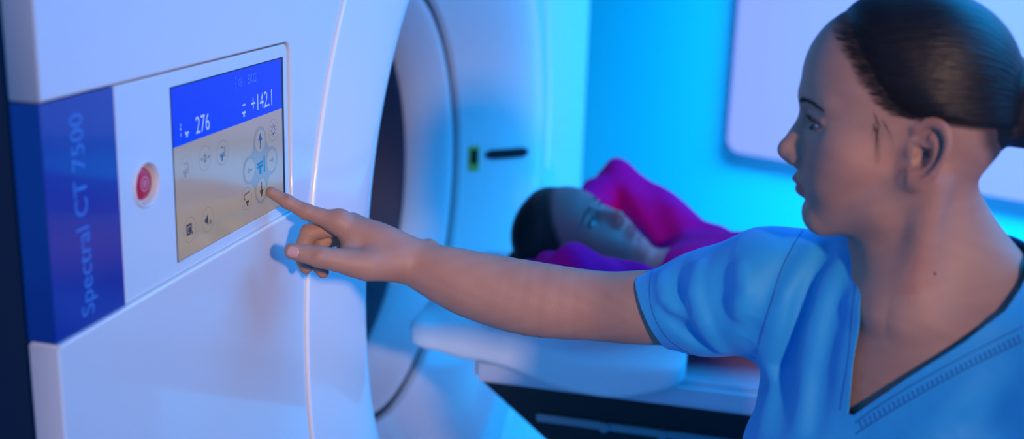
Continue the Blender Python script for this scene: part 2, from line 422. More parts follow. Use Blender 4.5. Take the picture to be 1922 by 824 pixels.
pl_t = text_bm('Spectral CT 7500', 1.0, off=0.004)
_x0, _x1 = min(v.co.x for v in pl_t.vertices), max(v.co.x for v in pl_t.vertices)
_h = max(v.co.y for v in pl_t.vertices)
pl_t.transform(Matrix(((0, 0, 1, -0.0026), (0, -0.0185 / _h, 0, 0.8640), (0.1795 / (_x1 - _x0), 0, 0, 1.2585 - _x0 * 0.1795 / (_x1 - _x0)), (0, 0, 0, 1)))); pl_t.materials.clear()
link('plate_lettering', pl_t, 'label_text', g, False)

# emergency stop button in its white dish
dish = lathe('stop_button_dish', [(0.0225, -0.0034), (0.0222, -0.0014), (0.0212, -0.0008), (0.0203, -0.0016), (0.0196, -0.0065), (0.0188, -0.0110), (0.0170, -0.0125), (0.0, -0.0125)], (0, 0.9595, 1.3535), 'shell', g, 64)
cap_ = lathe('stop_button', [(0.0156, -0.0125), (0.0156, -0.0072), (0.0148, -0.0060), (0.0112, -0.0055), (0.006, -0.0053), (0.0, -0.0052)], (0, 0.9595, 1.3535), 'red', g, 64)
def ring_bm(y, z, r, t, x, bm=None, seg=40):
    bm = bm or bmesh.new()
    a = [bm.verts.new((x, y + (r - t) * math.cos(2 * math.pi * k / seg), z + (r - t) * math.sin(2 * math.pi * k / seg))) for k in range(seg)]
    b = [bm.verts.new((x, y + r * math.cos(2 * math.pi * k / seg), z + r * math.sin(2 * math.pi * k / seg))) for k in range(seg)]
    for k in range(seg): bm.faces.new((a[k], b[k], b[(k + 1) % seg], a[(k + 1) % seg]))
    return bm
def poly(bm, pts, y, z, s, x):
    # pts in units of s about (y, z)
    bm.faces.new([bm.verts.new((x, y + a * s, z + b * s)) for a, b in pts]); return bm
bm = ring_bm(0.9595, 1.3535, 0.0072, 0.0012, -0.0046)
ring_bm(0.9595, 1.3535, 0.0036, 0.0011, -0.0046, bm)
poly(bm, [(-.35, -.9), (.35, -.9), (.35, .9), (-.35, .9)], 0.9595, 1.3535, 0.0025, -0.0046)
from_bm('stop_icon', bm, 'pink', cap_)

# touch screen
XS = -0.0030
scr = from_bm('touch_screen', box_bm((-0.02, 1.0108, 1.2608), (XS, 1.2677, 1.4372), 0.0004), 'black', g)
SY0, SY1, SZ0, SZ1 = 1.0112, 1.2615, 1.2614, 1.4366
def quad(name, y0, y1, z0, z1, x, material):
    bm = bmesh.new(); bm.faces.new([bm.verts.new(c) for c in ((x, y0, z0), (x, y1, z0), (x, y1, z1), (x, y0, z1))])
    return from_bm(name, bm, material, scr)
zb = 1.378
quad('screen_header', SY0, SY1, zb, SZ1, XS + 0.0002, 'scr_blue')
quad('screen_field', SY0, SY1, SZ0, zb, XS + 0.0002, 'scr_body')
def on(u, v):
    p = panel(u, v, XS); return float(p[1]), float(p[2])
X1, X2, X3, X4 = XS + 0.0004, XS + 0.0006, XS + 0.0008, XS + 0.0010
ARW = [(-.10, -1), (.10, -1), (.10, 0.05), (.42, 0.05), (0, 1), (-.42, 0.05), (-.10, 0.05)]
def rotp(pts, a):
    c, s = math.cos(a), math.sin(a); return [(x * c - y * s, x * s + y * c) for x, y in pts]
TBL = [[(-.95, .42), (.75, .62), (.75, .36), (-.95, .22)], [(-.75, .12), (.75, .22), (.75, -.12), (.25, -.18), (.25, -.95), (-.25, -.95), (-.25, -.2), (-.75, -.2)]]
WALL = [(.95, -.95), (1.25, -.95), (1.25, 1.1), (.95, 1.1)]
TEE = [(-.9, .5), (.9, .5), (.9, .0), (.35, .0), (.35, -.8), (-.35, -.8), (-.35, .0), (-.9, .0)]
# pad behind the four direction buttons
uy, uz = on(487, 256); ly, lz = on(461, 320); ry, rz = on(513, 297); dy, dz = on(490, 360)
cy, cz = (uy + dy) / 2, (uz + dz) / 2 - 0.001
bm = bmesh.new(); D = 0.0285
def padshape():
    # a rounded cross with hollow inner corners
    out = []; R = 0.0165
    for q in range(4):
        a0 = q * math.pi / 2
        for k in range(-6, 7):
            a = a0 + k * math.pi / 12
            if abs(k) > 6: continue
            out.append((D * math.cos(a0) + R * math.cos(a), D * math.sin(a0) + R * math.sin(a)))
        am = a0 + math.pi / 4; cx_, cy_ = D * math.cos(a0) + D * math.cos(a0 + math.pi / 2), D * math.sin(a0) + D * math.sin(a0 + math.pi / 2)
        rr = D - R
        for k in range(1, 6):
            a = a0 - math.pi / 2 - 0 + (-k) * math.pi / 12
            out.append((cx_ + rr * math.cos(a), cy_ + rr * math.sin(a)))
    return out
poly(bm, padshape(), cy, cz, 1.0, X1); from_bm('direction_pad', bm, 'scr_pad', scr)
def button(u, v, r, parts, ink='ink_dark', ringmat='ink_grey', fill=None, t=0.0005, at=None, name='screen_button'):
    y, z = at if at else on(u, v)
    root = from_bm(name, ring_bm(y, z, r, t, X3), ringmat, scr)
    if fill:
        bm = bmesh.new(); bm.faces.new([bm.verts.new((X2, a, b)) for a, b in circle(y, z, r, 40)]); from_bm('button_face', bm, fill, scr)
    bm = bmesh.new()
    for pts, s, ox, oz in parts:
        poly(bm, pts, y + ox * r, z + oz * r, s * r, X3)
    if len(bm.faces): from_bm('button_icon', bm, ink, scr)
    else: bm.free()
    return root, y, z
R1 = 0.0133
for (yy, zz, a, ink) in ((cy, cz + D, 0, 'ink_blue'), (cy, cz - D, math.pi, 'ink_dark'), (cy - D, cz, math.pi / 2, 'ink_grey'), (cy + D, cz, -math.pi / 2, 'ink_grey')):
    s = 0.70 if a in (0, math.pi) else 0.46
    A2 = [(x * 1.3, y) for x, y in ARW] if s > .5 else [(x * 1.9, y) for x, y in ARW]
    button(0, 0, R1, [(rotp(A2, a), s, 0, 0)], ink, 'scr_pad', 'scr_body', at=(yy, zz), name='direction_button')
bm = bmesh.new()
for pts in TBL + [WALL]: poly(bm, pts, cy - 0.001, cz - 0.001, 0.0095, X2)
from_bm('table_icon', bm, 'ink_blue', scr)
# light button: hexagon outline with rays
y, z = on(512, 244)
rt, y, z = button(512, 244, 0.0128, [], 'ink_blue')
bm = ring_bm(y, z, 0.0048, 0.0009, X3, None, 6)
for k in range(8):
    poly(bm, rotp([(-.06, .55), (.06, .55), (.06, .95), (-.06, .95)], k * math.pi / 4), y, z, 0.0080, X3)
poly(bm, [(-.2, -.5), (.2, -.5), (.2, -.7), (-.2, -.7)], y, z, 0.0075, X3); from_bm('button_icon', bm, 'ink_blue', scr)
SMARW = [(-.9, .12), (.2, .12), (.2, .42), (.9, 0), (.2, -.42), (.2, -.12), (-.9, -.12)]
button(417, 286, R1, [(TBL[0], .42, -.12, -.28), (TBL[1], .42, -.12, -.28), ([(.72, -.8), (1.0, -.8), (1.0, 1.3), (.72, 1.3)], .42, 0, -.1), (SMARW, .26, -.15, .42)], 'ink_blue')
button(348, 317, R1, [(TBL[0], .42, -.12, -.28), (TBL[1], .42, -.12, -.28), ([(.72, -.8), (1.0, -.8), (1.0, 1.3), (.72, 1.3)], .42, 0, -.1), (SMARW, .26, -.15, .42)], 'ink_grey', 'ink_faint')
rt, y, z = button(384, 297, R1, [([(-1, .5), (0, 0), (-1, -.5)], .24, -.36, 0), ([(1, .5), (0, 0), (1, -.5)], .24, .40, 0)], 'ink_dark')
bm = bmesh.new(); n = 20
a_ = [bm.verts.new((X3, y + .0026 * math.cos(t), z + .0042 * math.sin(t))) for t in [2 * math.pi * k / n for k in range(n)]]
b_ = [bm.verts.new((X3, y + .0013 * math.cos(t), z + .0028 * math.sin(t))) for t in [2 * math.pi * k / n for k in range(n)]]
for k in range(n): bm.faces.new((a_[k], a_[(k + 1) % n], b_[(k + 1) % n], b_[k]))
from_bm('zero_icon', bm, 'ink_dark', scr)
button(462, 373, 0.0128, [(TEE, .38, .12, -.38), ([(-.5, .45), (.75, .62), (.75, .74), (-.6, .58)], .8, 0, 0), ([(-.6, .1), (-.5, .1), (-.5, .58), (-.6, .58)], .8, 0, 0), ([(-.75, .12), (-.3, .12), (-.52, -.12)], .8, 0, 0)], 'ink_dark')
button(355, 431, R1, [([(-.6, .6), (.35, .6), (.35, .38), (-.6, .38)], .8, 0, 0), ([(-.6, .6), (-.38, .6), (-.38, -.5), (-.6, -.5)], .8, 0, 0), ([(.2, .6), (.4, .6), (.4, -.1), (.2, -.1)], .8, 0, 0), ([(-.6, -.3), (.2, -.3), (.2, -.5), (-.6, -.5)], .8, 0, 0), (circle(0, 0, .3, 16), .8, 0, 0), ([(.15, -.15), (.3, -.05), (.62, -.5), (.45, -.6)], .8, 0, 0)], 'ink_dark')
rt, y, z = button(389, 412, R1, [([(-.62, .22), (-.3, .22), (.12, .65), (.12, -.65), (-.3, -.22), (-.62, -.22)], .72, -.05, 0), ([(-.1, -.3), (.1, -.3), (.1, .3), (-.1, .3)], .4, .42, -.28)], 'ink_dark')
from_bm('microphone_icon', ring_bm(y + 0.0056, z - 0.0036, 0.0025, 0.0006, X3, None, 20), 'ink_dark', scr)
# header figures
def pix_text(name, s, u0, v0, u1, hpx, ink):
    y0, z0 = on(u0, v0); y1, _ = on(u1, v0 - 0.33 * (u1 - u0)); h = hpx
    me = text_bm(s, 1.0); wd = max(v.co.x for v in me.vertices); x0 = min(v.co.x for v in me.vertices); ht = max(v.co.y for v in me.vertices); lo = min(v.co.y for v in me.vertices)
    zt = on(u0, v0 - hpx)[1]
    sx = (y1 - y0) / (wd - x0); sy = (zt - z0) / (ht - lo)
    me.transform(Matrix(((0, 0, 1, X2), (sx, 0, 0, y0 - x0 * sx), (0, sy, 0, z0 - lo * sy), (0, 0, 0, 1)))); me.materials.clear()
    return link(name, me, ink, scr, False)
pix_text('header_number', '276', 367, 252, 393, 33, 'ink_light')
pix_text('header_number', '+142.1', 471, 211, 510, 31, 'ink_light')
pix_text('header_letters', 'EKG', 464, 158, 480, 18, 'ink_dim')
bm = bmesh.new()
y, z = on(350, 251); poly(bm, TEE, y, z, 0.0042, X2)
y, z = on(338, 240); poly(bm, [(-.15, .3), (.15, .3), (.15, 1.0), (-.15, 1.0)], y, z, 0.004, X2); poly(bm, [(-.15, -2.2), (.15, -2.2), (.15, -1.3), (-.15, -1.3)], y, z, 0.004, X2); poly(bm, [(-.4, -.1), (.4, -.1), (0, -.8)], y, z, 0.004, X2)
from_bm('table_height_icon', bm, 'ink_light', scr); bm = bmesh.new()
y, z = on(457, 213); poly(bm, TEE, y, z, 0.0046, X2)
y, z = on(457, 197); poly(bm, SMARW, y, z, 0.0042, X2); poly(bm, [(-.2, .4), (-.9, 0), (-.2, -.4)], y, z, 0.0042, X2)
from_bm('table_travel_icon', bm, 'ink_light', scr)
y, z = on(449, 154); bm = ring_bm(y, z, 0.0034, 0.0009, X2, None, 20)
ring_bm(y + .004, z + .0022, 0.0024, 0.0008, X2, bm, 16); ring_bm(y + .0035, z - .003, 0.0024, 0.0008, X2, bm, 16)
for k in (-1.6, 0, 1.6): poly(bm, [(-.2, -.5), (.2, -.5), (.2, .5), (-.2, .5)], y - .0095, z + k * .0035, 0.0036, X2)
from_bm('heart_icon', bm, 'ink_dim', scr)

# laser slot and warning sticker on the far flank of the flare
def prof_x(R):
    for i in range(len(flare_prof) - 1, 0, -1):
        (r0, x0), (r1, x1) = flare_prof[i], flare_prof[i - 1]
        if r0 <= R <= r1: return x0 + (x1 - x0) * (R - r0) / (r1 - r0)
    return 0
def flank_box(name, Ra, Rb, zc, hh, th, material, parent, rr=0.3):
    n = 8; bm = bmesh.new(); rows = []
    for i in range(n + 1):
        R = Ra + (Rb - Ra) * i / n; x = prof_x(R); e = math.sin(math.pi * min(i, n - i, 1) / 2) * (1 - rr) + rr if rr < 1 else 1
        rows.append([bm.verts.new((x + th, 2.06 + R, zc - hh * e)), bm.verts.new((x + th, 2.06 + R, zc + hh * e)), bm.verts.new((x - 0.01, 2.06 + R, zc + hh * e)), bm.verts.new((x - 0.01, 2.06 + R, zc - hh * e))])
    for i in range(n):
        for k in range(4): bm.faces.new((rows[i][k], rows[i][(k + 1) % 4], rows[i + 1][(k + 1) % 4], rows[i + 1][k]))
    bm.faces.new(rows[0]); bm.faces.new(rows[-1][::-1])
    return from_bm(name, bm, material, parent)
flank_box('laser_slot', 0.459, 0.531, 1.065, 0.0105, 0.006, 'black', g, 0.5)
st = flank_box('warning_sticker', 0.434, 0.449, 1.058, 0.029, 0.003, 'yellow', g, 1.0)
flank_box('sticker_print', 0.4365, 0.4465, 1.062, 0.017, 0.0036, 'black', st, 1.0)

# ------------------------------------------------------------------ patient table and pillow
t = thing('scanner_table', 'long white patient table with a dark carriage running out of the bore', 'patient table', (1.2, 2.06, 0.0))
TY0, TY1 = 1.825, 2.295
def extrude_x(name, prof, x0, x1, material, parent, bev=0.004):
    bm = bmesh.new(); a = [bm.verts.new((x0, y, z)) for y, z in prof]; b = [bm.verts.new((x1, y, z)) for y, z in prof]
    n = len(prof); bm.faces.new(a); bm.faces.new(b[::-1])
    for i in range(n): bm.faces.new((a[i], a[(i + 1) % n], b[(i + 1) % n], b[i]))
    if bev: bmesh.ops.bevel(bm, geom=bm.edges[:], offset=bev, segments=2, affect='EDGES')
    return from_bm(name, bm, material, parent)
TX0 = 0.085
extrude_x('table_top', [(TY0, 0.812), (TY1, 0.812), (TY1, 0.860), (TY0, 0.860)], TX0, 2.35, 'table', t, 0.010)
extrude_x('table_carriage', [(TY0 + 0.012, 0.715), (TY1 - 0.012, 0.715), (TY1 - 0.012, 0.811), (TY0 + 0.012, 0.811)], 0.10, 2.3, 'black', t, 0.0)
for v in C.objects['table_carriage'].data.vertices:
    if v.co.x < 0.2 and v.co.z < 0.75: v.co.x = 0.22
extrude_x('rail', [(TY0 + 0.004, 0.752), (TY0 + 0.014, 0.752), (TY0 + 0.014, 0.766), (TY0 + 0.004, 0.766)], 0.20, 2.28, 'metal', t, 0.002)
extrude_x('table_column', [(1.88, 0.09), (2.24, 0.09), (2.22, 0.715), (1.90, 0.715)], 0.75, 2.1, 'table', t, 0.03)
extrude_x('table_foot', [(1.80, 0.0), (2.32, 0.0), (2.30, 0.09), (1.82, 0.09)], 0.6, 2.3, 'table', t, 0.02)
for xx in (0.32, 0.42, 0.55): from_bm('bolt', tube_bm([(xx, TY0 + 0.016, 0.759), (xx, TY0 - 0.001, 0.759)], 0.009, 12), 'metal', t)

def sdf_pillow(p):
    q = p - np.array([0.212, 2.025, 0.903]); hx, hy = 0.245, 0.235
    ux, uy = q[:, 0] / hx, q[:, 1] / hy
    e = np.clip(1 - np.abs(ux) ** 3.0, 0, 1) ** 0.38 * np.clip(1 - np.abs(uy) ** 3.0, 0, 1) ** 0.42
    th = 0.004 + 0.055 * e
    th = th + 0.003 * np.sin(q[:, 0] * 42 + q[:, 1] * 20) * e + 0.004 * np.sin(q[:, 1] * 60 + q[:, 0] * 75) * e * sstep(-ux, 0.3, 0.9) + 0.002 * np.sin(q[:, 1] * 70 - q[:, 0] * 30) * e
    l_ = np.clip(-0.02 - q[:, 0], 0, 1); n_ = np.clip(-0.10 - q[:, 1], 0, 1)
    mid = -0.05 * l_ ** 1.2 - 0.85 * n_ ** 1.35 * np.exp(-((q[:, 0] - 0.10) / 0.16) ** 2)
    dz = np.abs(q[:, 2] - mid) - th
    dx = np.abs(q[:, 0]) - hx * (0.955 + 0.045 * np.clip(np.abs(uy), 0, 1) ** 4); dy = np.abs(q[:, 1]) - hy * (0.95 + 0.05 * np.clip(np.abs(ux), 0, 1) ** 4)
    d = smax(smax(dx, dy, 0.045), dz * 0.7, 0.006)
    tb = np.maximum(np.maximum(TX0 - 0.002 - p[:, 0], TY0 - 0.002 - p[:, 1]), p[:, 2] - 0.8625)
    d = np.maximum(d, -tb)
    return np.maximum(d, -(np.minimum(patient(p), p_shirt(p)) - 0.001))

# ------------------------------------------------------------------ people: head, hand and body fields
def rot(rx, ry, rz):
    c, s = math.cos, math.sin
    Rx = np.array([[1, 0, 0], [0, c(rx), -s(rx)], [0, s(rx), c(rx)]]); Ry = np.array([[c(ry), 0, s(ry)], [0, 1, 0], [-s(ry), 0, c(ry)]]); Rz = np.array([[c(rz), -s(rz), 0], [s(rz), c(rz), 0], [0, 0, 1]])
    return Rz @ Rx @ Ry
EYE = np.array([0.0305, 0.0705, 0.0175])
def skull(q):
    """q in head coordinates (x right, y forward, z up; metres; origin between the ears). Cranium only."""
    ax = q.copy(); ax[:, 0] = np.abs(ax[:, 0])
    d = ell(q, (0, -0.010, 0.050), (0.0745, 0.092, 0.083))
    d = smin(d, ell(q, (0, 0.040, 0.052), (0.060, 0.0505, 0.062)), 0.03)
    d = smin(d, ell(q, (0, -0.045, 0.005), (0.058, 0.052, 0.050)), 0.03)
    return d
EN = np.array([0.84, 0.50, 0.10]); EN /= np.linalg.norm(EN)
ET = np.array([0.50, -0.86, 0.0]); ET /= np.linalg.norm(ET)
EU = np.array([0.0, -0.34, 0.94])
EU = EU - EN * (EU @ EN); EU /= np.linalg.norm(EU)
ET = np.cross(EU, EN); ET /= np.linalg.norm(ET)
if ET[1] > 0: ET = -ET
def ear(ax):
    q = (ax - np.array([0.0762, -0.0160, 0.001])) / 1.06; t = q @ ET; u = q @ EU; n = q @ EN
    W = 0.0160 + 0.0030 * np.clip(u / 0.028, -1, 1); Hh = 0.0270
    rr = np.sqrt((t / W) ** 2 + (u / Hh) ** 2)
    ang = np.arctan2(u, t)
    rim = np.sqrt(((rr - 1) * 0.0185) ** 2 + (n - 0.0025) ** 2) - (0.0035 - 0.0006 * (ang < -0.9))
    # the rim is open at the front below the crus
    rim = rim + 0.0045 * sstep(-t, 0.003, 0.011) * sstep(-u, -0.016, -0.004)
    e = ell(np.stack([t, u, n], 1), (0.0, 0.0, -0.0025), (0.0165, 0.0270, 0.0042))
    e = smin(e, rim, 0.0022)
    anti = np.sqrt(((np.sqrt(((t + 0.002) / 0.0105) ** 2 + ((u + 0.003) / 0.0165) ** 2) - 1) * 0.012) ** 2 + (n - 0.0005) ** 2) - 0.0021
    anti = np.where(t < -0.003, anti + 0.004, anti)
    e = smin(e, anti, 0.003)
    e = smin(e, ell(np.stack([t, u, n], 1), (-0.0035, -0.0270, 0.0), (0.0085, 0.0085, 0.0036)), 0.005)
    e = smax(e, -ell(np.stack([t, u, n], 1), (-0.0025, -0.005, 0.0035), (0.0080, 0.0120, 0.0100)), 0.002)
    e = smin(e, ell(np.stack([t, u, n], 1), (-0.0120, -0.006, -0.0010), (0.0042, 0.0055, 0.0040)), 0.004)
    e = smin(e, ell(np.stack([t, u, n], 1), (-0.0165, -0.004, -0.0060), (0.0070, 0.0170, 0.0060)), 0.005)
    e = smin(e, ell(np.stack([t, u, n], 1), (-0.0070, 0.0045, 0.000), (0.0085, 0.0018, 0.0020)), 0.002)
    return e
def head(q):
    ax = q.copy(); ax[:, 0] = np.abs(ax[:, 0])
    d = skull(q)
    d = smin(d, ell(q, (0, 0.036, -0.012), (0.0600, 0.0500, 0.062)), 0.03)
    d = smin(d, ell(ax, (0.040, 0.052, -0.014), (0.0250, 0.0230, 0.0250)), 0.022)      # cheek bone
    d = smin(d, ell(ax, (0.026, 0.064, -0.036), (0.0240, 0.0200, 0.0240)), 0.022)
    d = smin(d, ell(q, (0, 0.050, -0.060), (0.0360, 0.0330, 0.0350)), 0.03)
    d = smin(d, cap(ax, (0.054, -0.002, -0.040), (0.044, 0.018, -0.064), 0.0130, 0.0120), 0.03)
    d = smin(d, cap(ax, (0.044, 0.018, -0.064), (0.012, 0.066, -0.088), 0.0130, 0.0135), 0.022)
    d = smin(d, ell(q, (0, 0.0700, -0.086), (0.0185, 0.0160, 0.0150)), 0.014)            # chin
    d = smin(d, cap(ax, (0.006, 0.0835, 0.036), (0.042, 0.0650, 0.040), 0.0095, 0.0085), 0.014)   # brow ridge
    # nose
    no = cap(q, (0, 0.0825, 0.022), (0, 0.1040, -0.0140), 0.0066, 0.0072)
    no = smin(no, sph(q, (0, 0.1060, -0.0190), 0.0080), 0.008)
    no = smin(no, ell(ax, (0.0115, 0.0930, -0.0240), (0.0058, 0.0088, 0.0062)), 0.008)
    no = smin(no, cap(q, (0, 0.085, -0.010), (0, 0.092, -0.024), 0.014, 0.013), 0.012)
    d = smin(d, no, 0.010)
    # eye sockets and lids
    d = smax(d, -ell(ax, (0.0315, 0.0870, 0.0180), (0.0185, 0.0120, 0.0105)), 0.012)
    lid = ell(ax, EYE, (0.0150, 0.0142, 0.0138))
    d = smin(d, lid, 0.004)
    sl = ell(ax - EYE, (0.0005, 0.0130, -0.0016), (0.0135, 0.0110, 0.0029))
    d = smax(d, -sl, 0.0015)
    d = smin(d, cap(ax, (0.018, 0.0835, 0.0235), (0.044, 0.0745, 0.0220), 0.0030, 0.0026), 0.006)   # upper lid fold
    # mouth
    lipU = ell(ax, (0.0085, 0.0850, -0.0485), (0.0150, 0.0110, 0.0058))
    lipU = smin(lipU, ell(q, (0, 0.0890, -0.0478), (0.0100, 0.0100, 0.0052)), 0.004)
    lipL = ell(q, (0, 0.0850, -0.0592), (0.0180, 0.0105, 0.0070))
    d = smin(d, ell(q, (0, 0.0720, -0.050), (0.0260, 0.0150, 0.0170)), 0.014)
    d = smin(d, lipU, 0.005); d = smin(d, lipL, 0.005)
    d = smax(d, -cap(ax, (0.0, 0.0965, -0.0528), (0.0262, 0.0780, -0.0550), 0.0016, 0.0013), 0.003)
    d = smax(d, -ell(q, (0, 0.0905, -0.0705), (0.0150, 0.0060, 0.0045)), 0.007)
    d = smax(d, -ell(ax, (0.0065, 0.0965, -0.0310), (0.0034, 0.0062, 0.0030)), 0.003)       # nostril
    d = smax(d, -cap(q, (0, 0.0980, -0.036), (0, 0.0960, -0.043), 0.0018, 0.0018), 0.004)
    near = ax[:, 0] > 0.045
    if near.any():
        e = np.full(len(q), 1.0); e[near] = ear(ax[near]); d = smin(d, e, 0.0075)
    return d
EDGE = [-0.2, -0.2, -0.12, -0.092, -0.070, -0.030, 0.010, 0.022, 0.043, 0.056, 0.062, 0.070, 0.078]
def hair_edge(q):
    """positive inside the hair-covered part of the scalp (head coordinates)"""
    z = q[:, 2]; ax = np.abs(q[:, 0])
    yh = np.interp(z, [-0.10, -0.078, -0.06, -0.03, 0.018, 0.026, 0.034, 0.045, 0.070, 0.095, 0.112, 0.125, 0.15], EDGE)
    return yh - q[:, 1] + 0.0012 * np.sin(z * 130 + 1) + 0.0006 * np.sin(z * 310)
def hair(q, thick=0.010):
    d = skull(q)
    h = hair_edge(q)
    t = -0.0050 + (thick + 0.0050) * np.sqrt(sstep(h, -0.004, 0.050))
    return d - t
def head_hair(q): return np.minimum(skull(q), hair(q, 0.008))
def strand_tint(q, c):
    r = q - c; ang = np.arctan2(r[:, 0], r[:, 2] + 1e-6) / (2 * math.pi) + 0.5
    return np.stack([ang, np.clip(r[:, 1] * 4 + 0.5, 0, 1), np.zeros(len(q)) + 0.2], 1)
def chain(p, pts, k=0.004, d=None):
    for a, b in zip(pts[:-1], pts[1:]):
        c = cap(p, a[:3], b[:3], a[3], b[3]); d = c if d is None else smin(d, c, k)
    return d
def generic_hand(p, Wr, F, N, S):
    """relaxed hand: wrist Wr, F towards the fingers, N out of its back, S towards the thumb"""
    F, N, S = [np.asarray(v, float) / np.linalg.norm(v) for v in (F, N, S)]
    J = lambda f, s, n: np.asarray(Wr) + F * f + S * s + N * n
    d = cap(p, J(0, 0, 0), J(0.03, 0, 0), 0.024)
    for s0, L, r in ((0.027, 0.070, 0.0095), (0.009, 0.078, 0.0098), (-0.010, 0.072, 0.0092), (-0.026, 0.056, 0.0082)):
        d = smin(d, cap(p, J(0.012, s0 * 0.5, 0), J(0.080, s0, 0.002), 0.017, 0.0125), 0.012)
        a, b, c, e = J(0.080, s0, 0.002), J(0.080 + L * 0.48, s0 * 1.1, -0.008), J(0.080 + L * 0.76, s0 * 1.12, -0.021), J(0.080 + L * 0.95, s0 * 1.1, -0.036)
        d = smin(d, chain(p, [(*a, r + 0.0015), (*b, r), (*c, r - 0.001), (*e, r - 0.0022)], 0.002), 0.003)
    d = smin(d, chain(p, [(*J(0.020, 0.018, -0.006), 0.016), (*J(0.050, 0.038, -0.014), 0.0125), (*J(0.078, 0.050, -0.020), 0.0105), (*J(0.102, 0.054, -0.026), 0.0085)], 0.004), 0.008)
    return d
def gated(p, fn, c, r, far=0.03):
    """evaluate fn only near its own region; elsewhere a safe lower bound"""
    dd = np.linalg.norm(p - np.asarray(c, float), axis=1) - r
    out = np.maximum(dd, 0) + far
    mk = dd < 0.0 + far
    if mk.any(): out[mk] = np.minimum(fn(p[mk]), out[mk] * 1.0 + 1.0)
    return out
def skin_tint(q, base, lips, brow=True):
    """skin colours in head coordinates"""
    n = len(q); col = np.tile(np.array(base), (n, 1)); ax = np.abs(q[:, 0])
    def blend(mk, c):
        nonlocal col; col = col * (1 - mk[:, None]) + np.array(c)[None] * mk[:, None]
    mk = 0.35 * np.exp(-(((ax - 0.050) / 0.022) ** 2 + ((q[:, 2] + 0.014) / 0.026) ** 2)) * (q[:, 1] > 0.0)
    blend(mk, (base[0] * 1.05, base[1] * 0.72, base[2] * 0.72))
    mk = 0.4 * (np.exp(-((q[:, 1] + 0.012) / 0.02) ** 2 - ((ax - 0.083) / 0.012) ** 2) * (ax > 0.073))
    blend(mk, (base[0] * 1.0, base[1] * 0.62, base[2] * 0.62))
    zz = q[:, 2]; w_ = 0.0245
    inx = np.clip(1 - (ax / w_) ** 2, 0, 1)
    top = -0.0528 + 0.0088 * inx ** 0.6 - 0.0018 * np.exp(-(ax / 0.004) ** 2); bot = -0.0535 - 0.0115 * inx ** 0.7
    mk = sstep(top - zz, -0.0008, 0.0008) * sstep(zz - bot, -0.0008, 0.0008) * (q[:, 1] > 0.070) * (ax < w_)
    blend(mk * 0.85, lips)
    hm = sstep(hair_edge(q), -0.014, 0.003) * (np.linalg.norm(q, axis=1) < 0.16) * (q[:, 2] > -0.05) * (ax < 0.0770); hm = np.maximum(hm, 0)
    blend(0.88 * hm, (0.03, 0.02, 0.02))
    # tear line, lash line
    e = np.stack([ax, q[:, 1], zz], 1) - EYE
    rr = np.sqrt((e[:, 0] / 0.0145) ** 2 + ((e[:, 2] + 0.0005) / 0.0058) ** 2)
    mk = np.exp(-((rr - 1.0) / 0.16) ** 2) * (e[:, 1] > 0.0) * sstep(e[:, 2], -0.006, 0.002)
    blend(mk * 0.85, (0.02, 0.012, 0.012))
    return np.clip(col, 0, 1)
def strands(name, rows, material, parent, r=0.00035):
    bm = bmesh.new()
    for pts in rows: tube_bm(pts, r, 4, bm, taper=True)
    return from_bm(name, bm, material, parent, True)
def brow_rows(H, side, field, n=60, rng=random):
    rows = []
    for i in range(n):
        t = i / (n - 1); a = rng.uniform(-1, 1)
        x = 0.013 + 0.034 * t; z = 0.0345 + 0.0045 * math.sin(t * 2.4) - 0.004 * t * t + a * 0.0024 * (1 - 0.6 * t)
        o = np.array([side * x, 0.11, z]); L = []
        for k in range(3):
            pt = o + np.array([side * (0.0030 * k), 0, 0.0016 * k * (1 - 1.2 * t)])
            # drop on the surface along -y
            yy = 0.11
            for _ in range(40):
                dd = float(field(np.array([[pt[0], yy, pt[2]]]))[0]); yy -= dd * 0.9
                if abs(dd) < 1e-4: break
            L.append(H(np.array([pt[0], yy + 0.0004 + 0.0004 * k, pt[2]])))
        rows.append(L)
    return rows
def lash_rows(H, side, n=26, L=0.008, low=False, rng=random):
    rows = []
    for i in range(n):
        t = -1 + 2 * i / (n - 1); x = 0.0135 * t
        z = (0.0040 if not low else -0.0050) * math.sqrt(max(0, 1 - t * t)) - 0.0008
        y = math.sqrt(max(1e-6, 0.0140 ** 2 - x * x * 0.9 - z * z)) 
        b = np.array([side * (EYE[0] + 0.0005 + x), EYE[1] + y, EYE[2] + z])
        s = 1 if not low else -0.6
        dr = np.array([side * 0.35 * t, 1.0, 0.15 * s])
        l = L * (0.55 if low else 1) * (0.75 + 0.25 * (t + 1) / 2)
        rows.append([H(b), H(b + dr * l * 0.5), H(b + dr * l * 0.85 + np.array([0, 0, 0.35 * s * l]))])
    return rows
def eyeball(name, H, side, scale, parent, gaze):
    bm = bmesh.new(); bmesh.ops.create_uvsphere(bm, u_segments=40, v_segments=28, radius=0.0122 * scale)
    c = H(np.array([side * EYE[0], EYE[1], EYE[2]])); g_ = np.array(gaze, float); g_ /= np.linalg.norm(g_)
    me = bpy.data.meshes.new(name); bm.to_mesh(me); bm.free()
    co = np.zeros(len(me.vertices) * 3); me.vertices.foreach_get('co', co); co = co.reshape(-1, 3)
    q = Vector((0, 0, 1)).rotation_difference(Vector(g_)); Rm = np.array(q.to_matrix()); ang = np.arccos(np.clip(co[:, 2] / (0.0122 * scale), -1, 1))
    co = co @ Rm.T
    col = np.tile([0.72, 0.70, 0.70], (len(co), 1)); col[ang < 0.50] = (0.035, 0.018, 0.012); col[ang < 0.22] = (0.003, 0.003, 0.003)
    me.vertices.foreach_set('co', (co + c).ravel())
    a = me.color_attributes.new('tint', 'FLOAT_COLOR', 'POINT'); a.data.foreach_set('color', np.concatenate([col, np.ones((len(co), 1))], 1).astype(np.float32).ravel())
    return link(name, me, 'eye', parent, True)

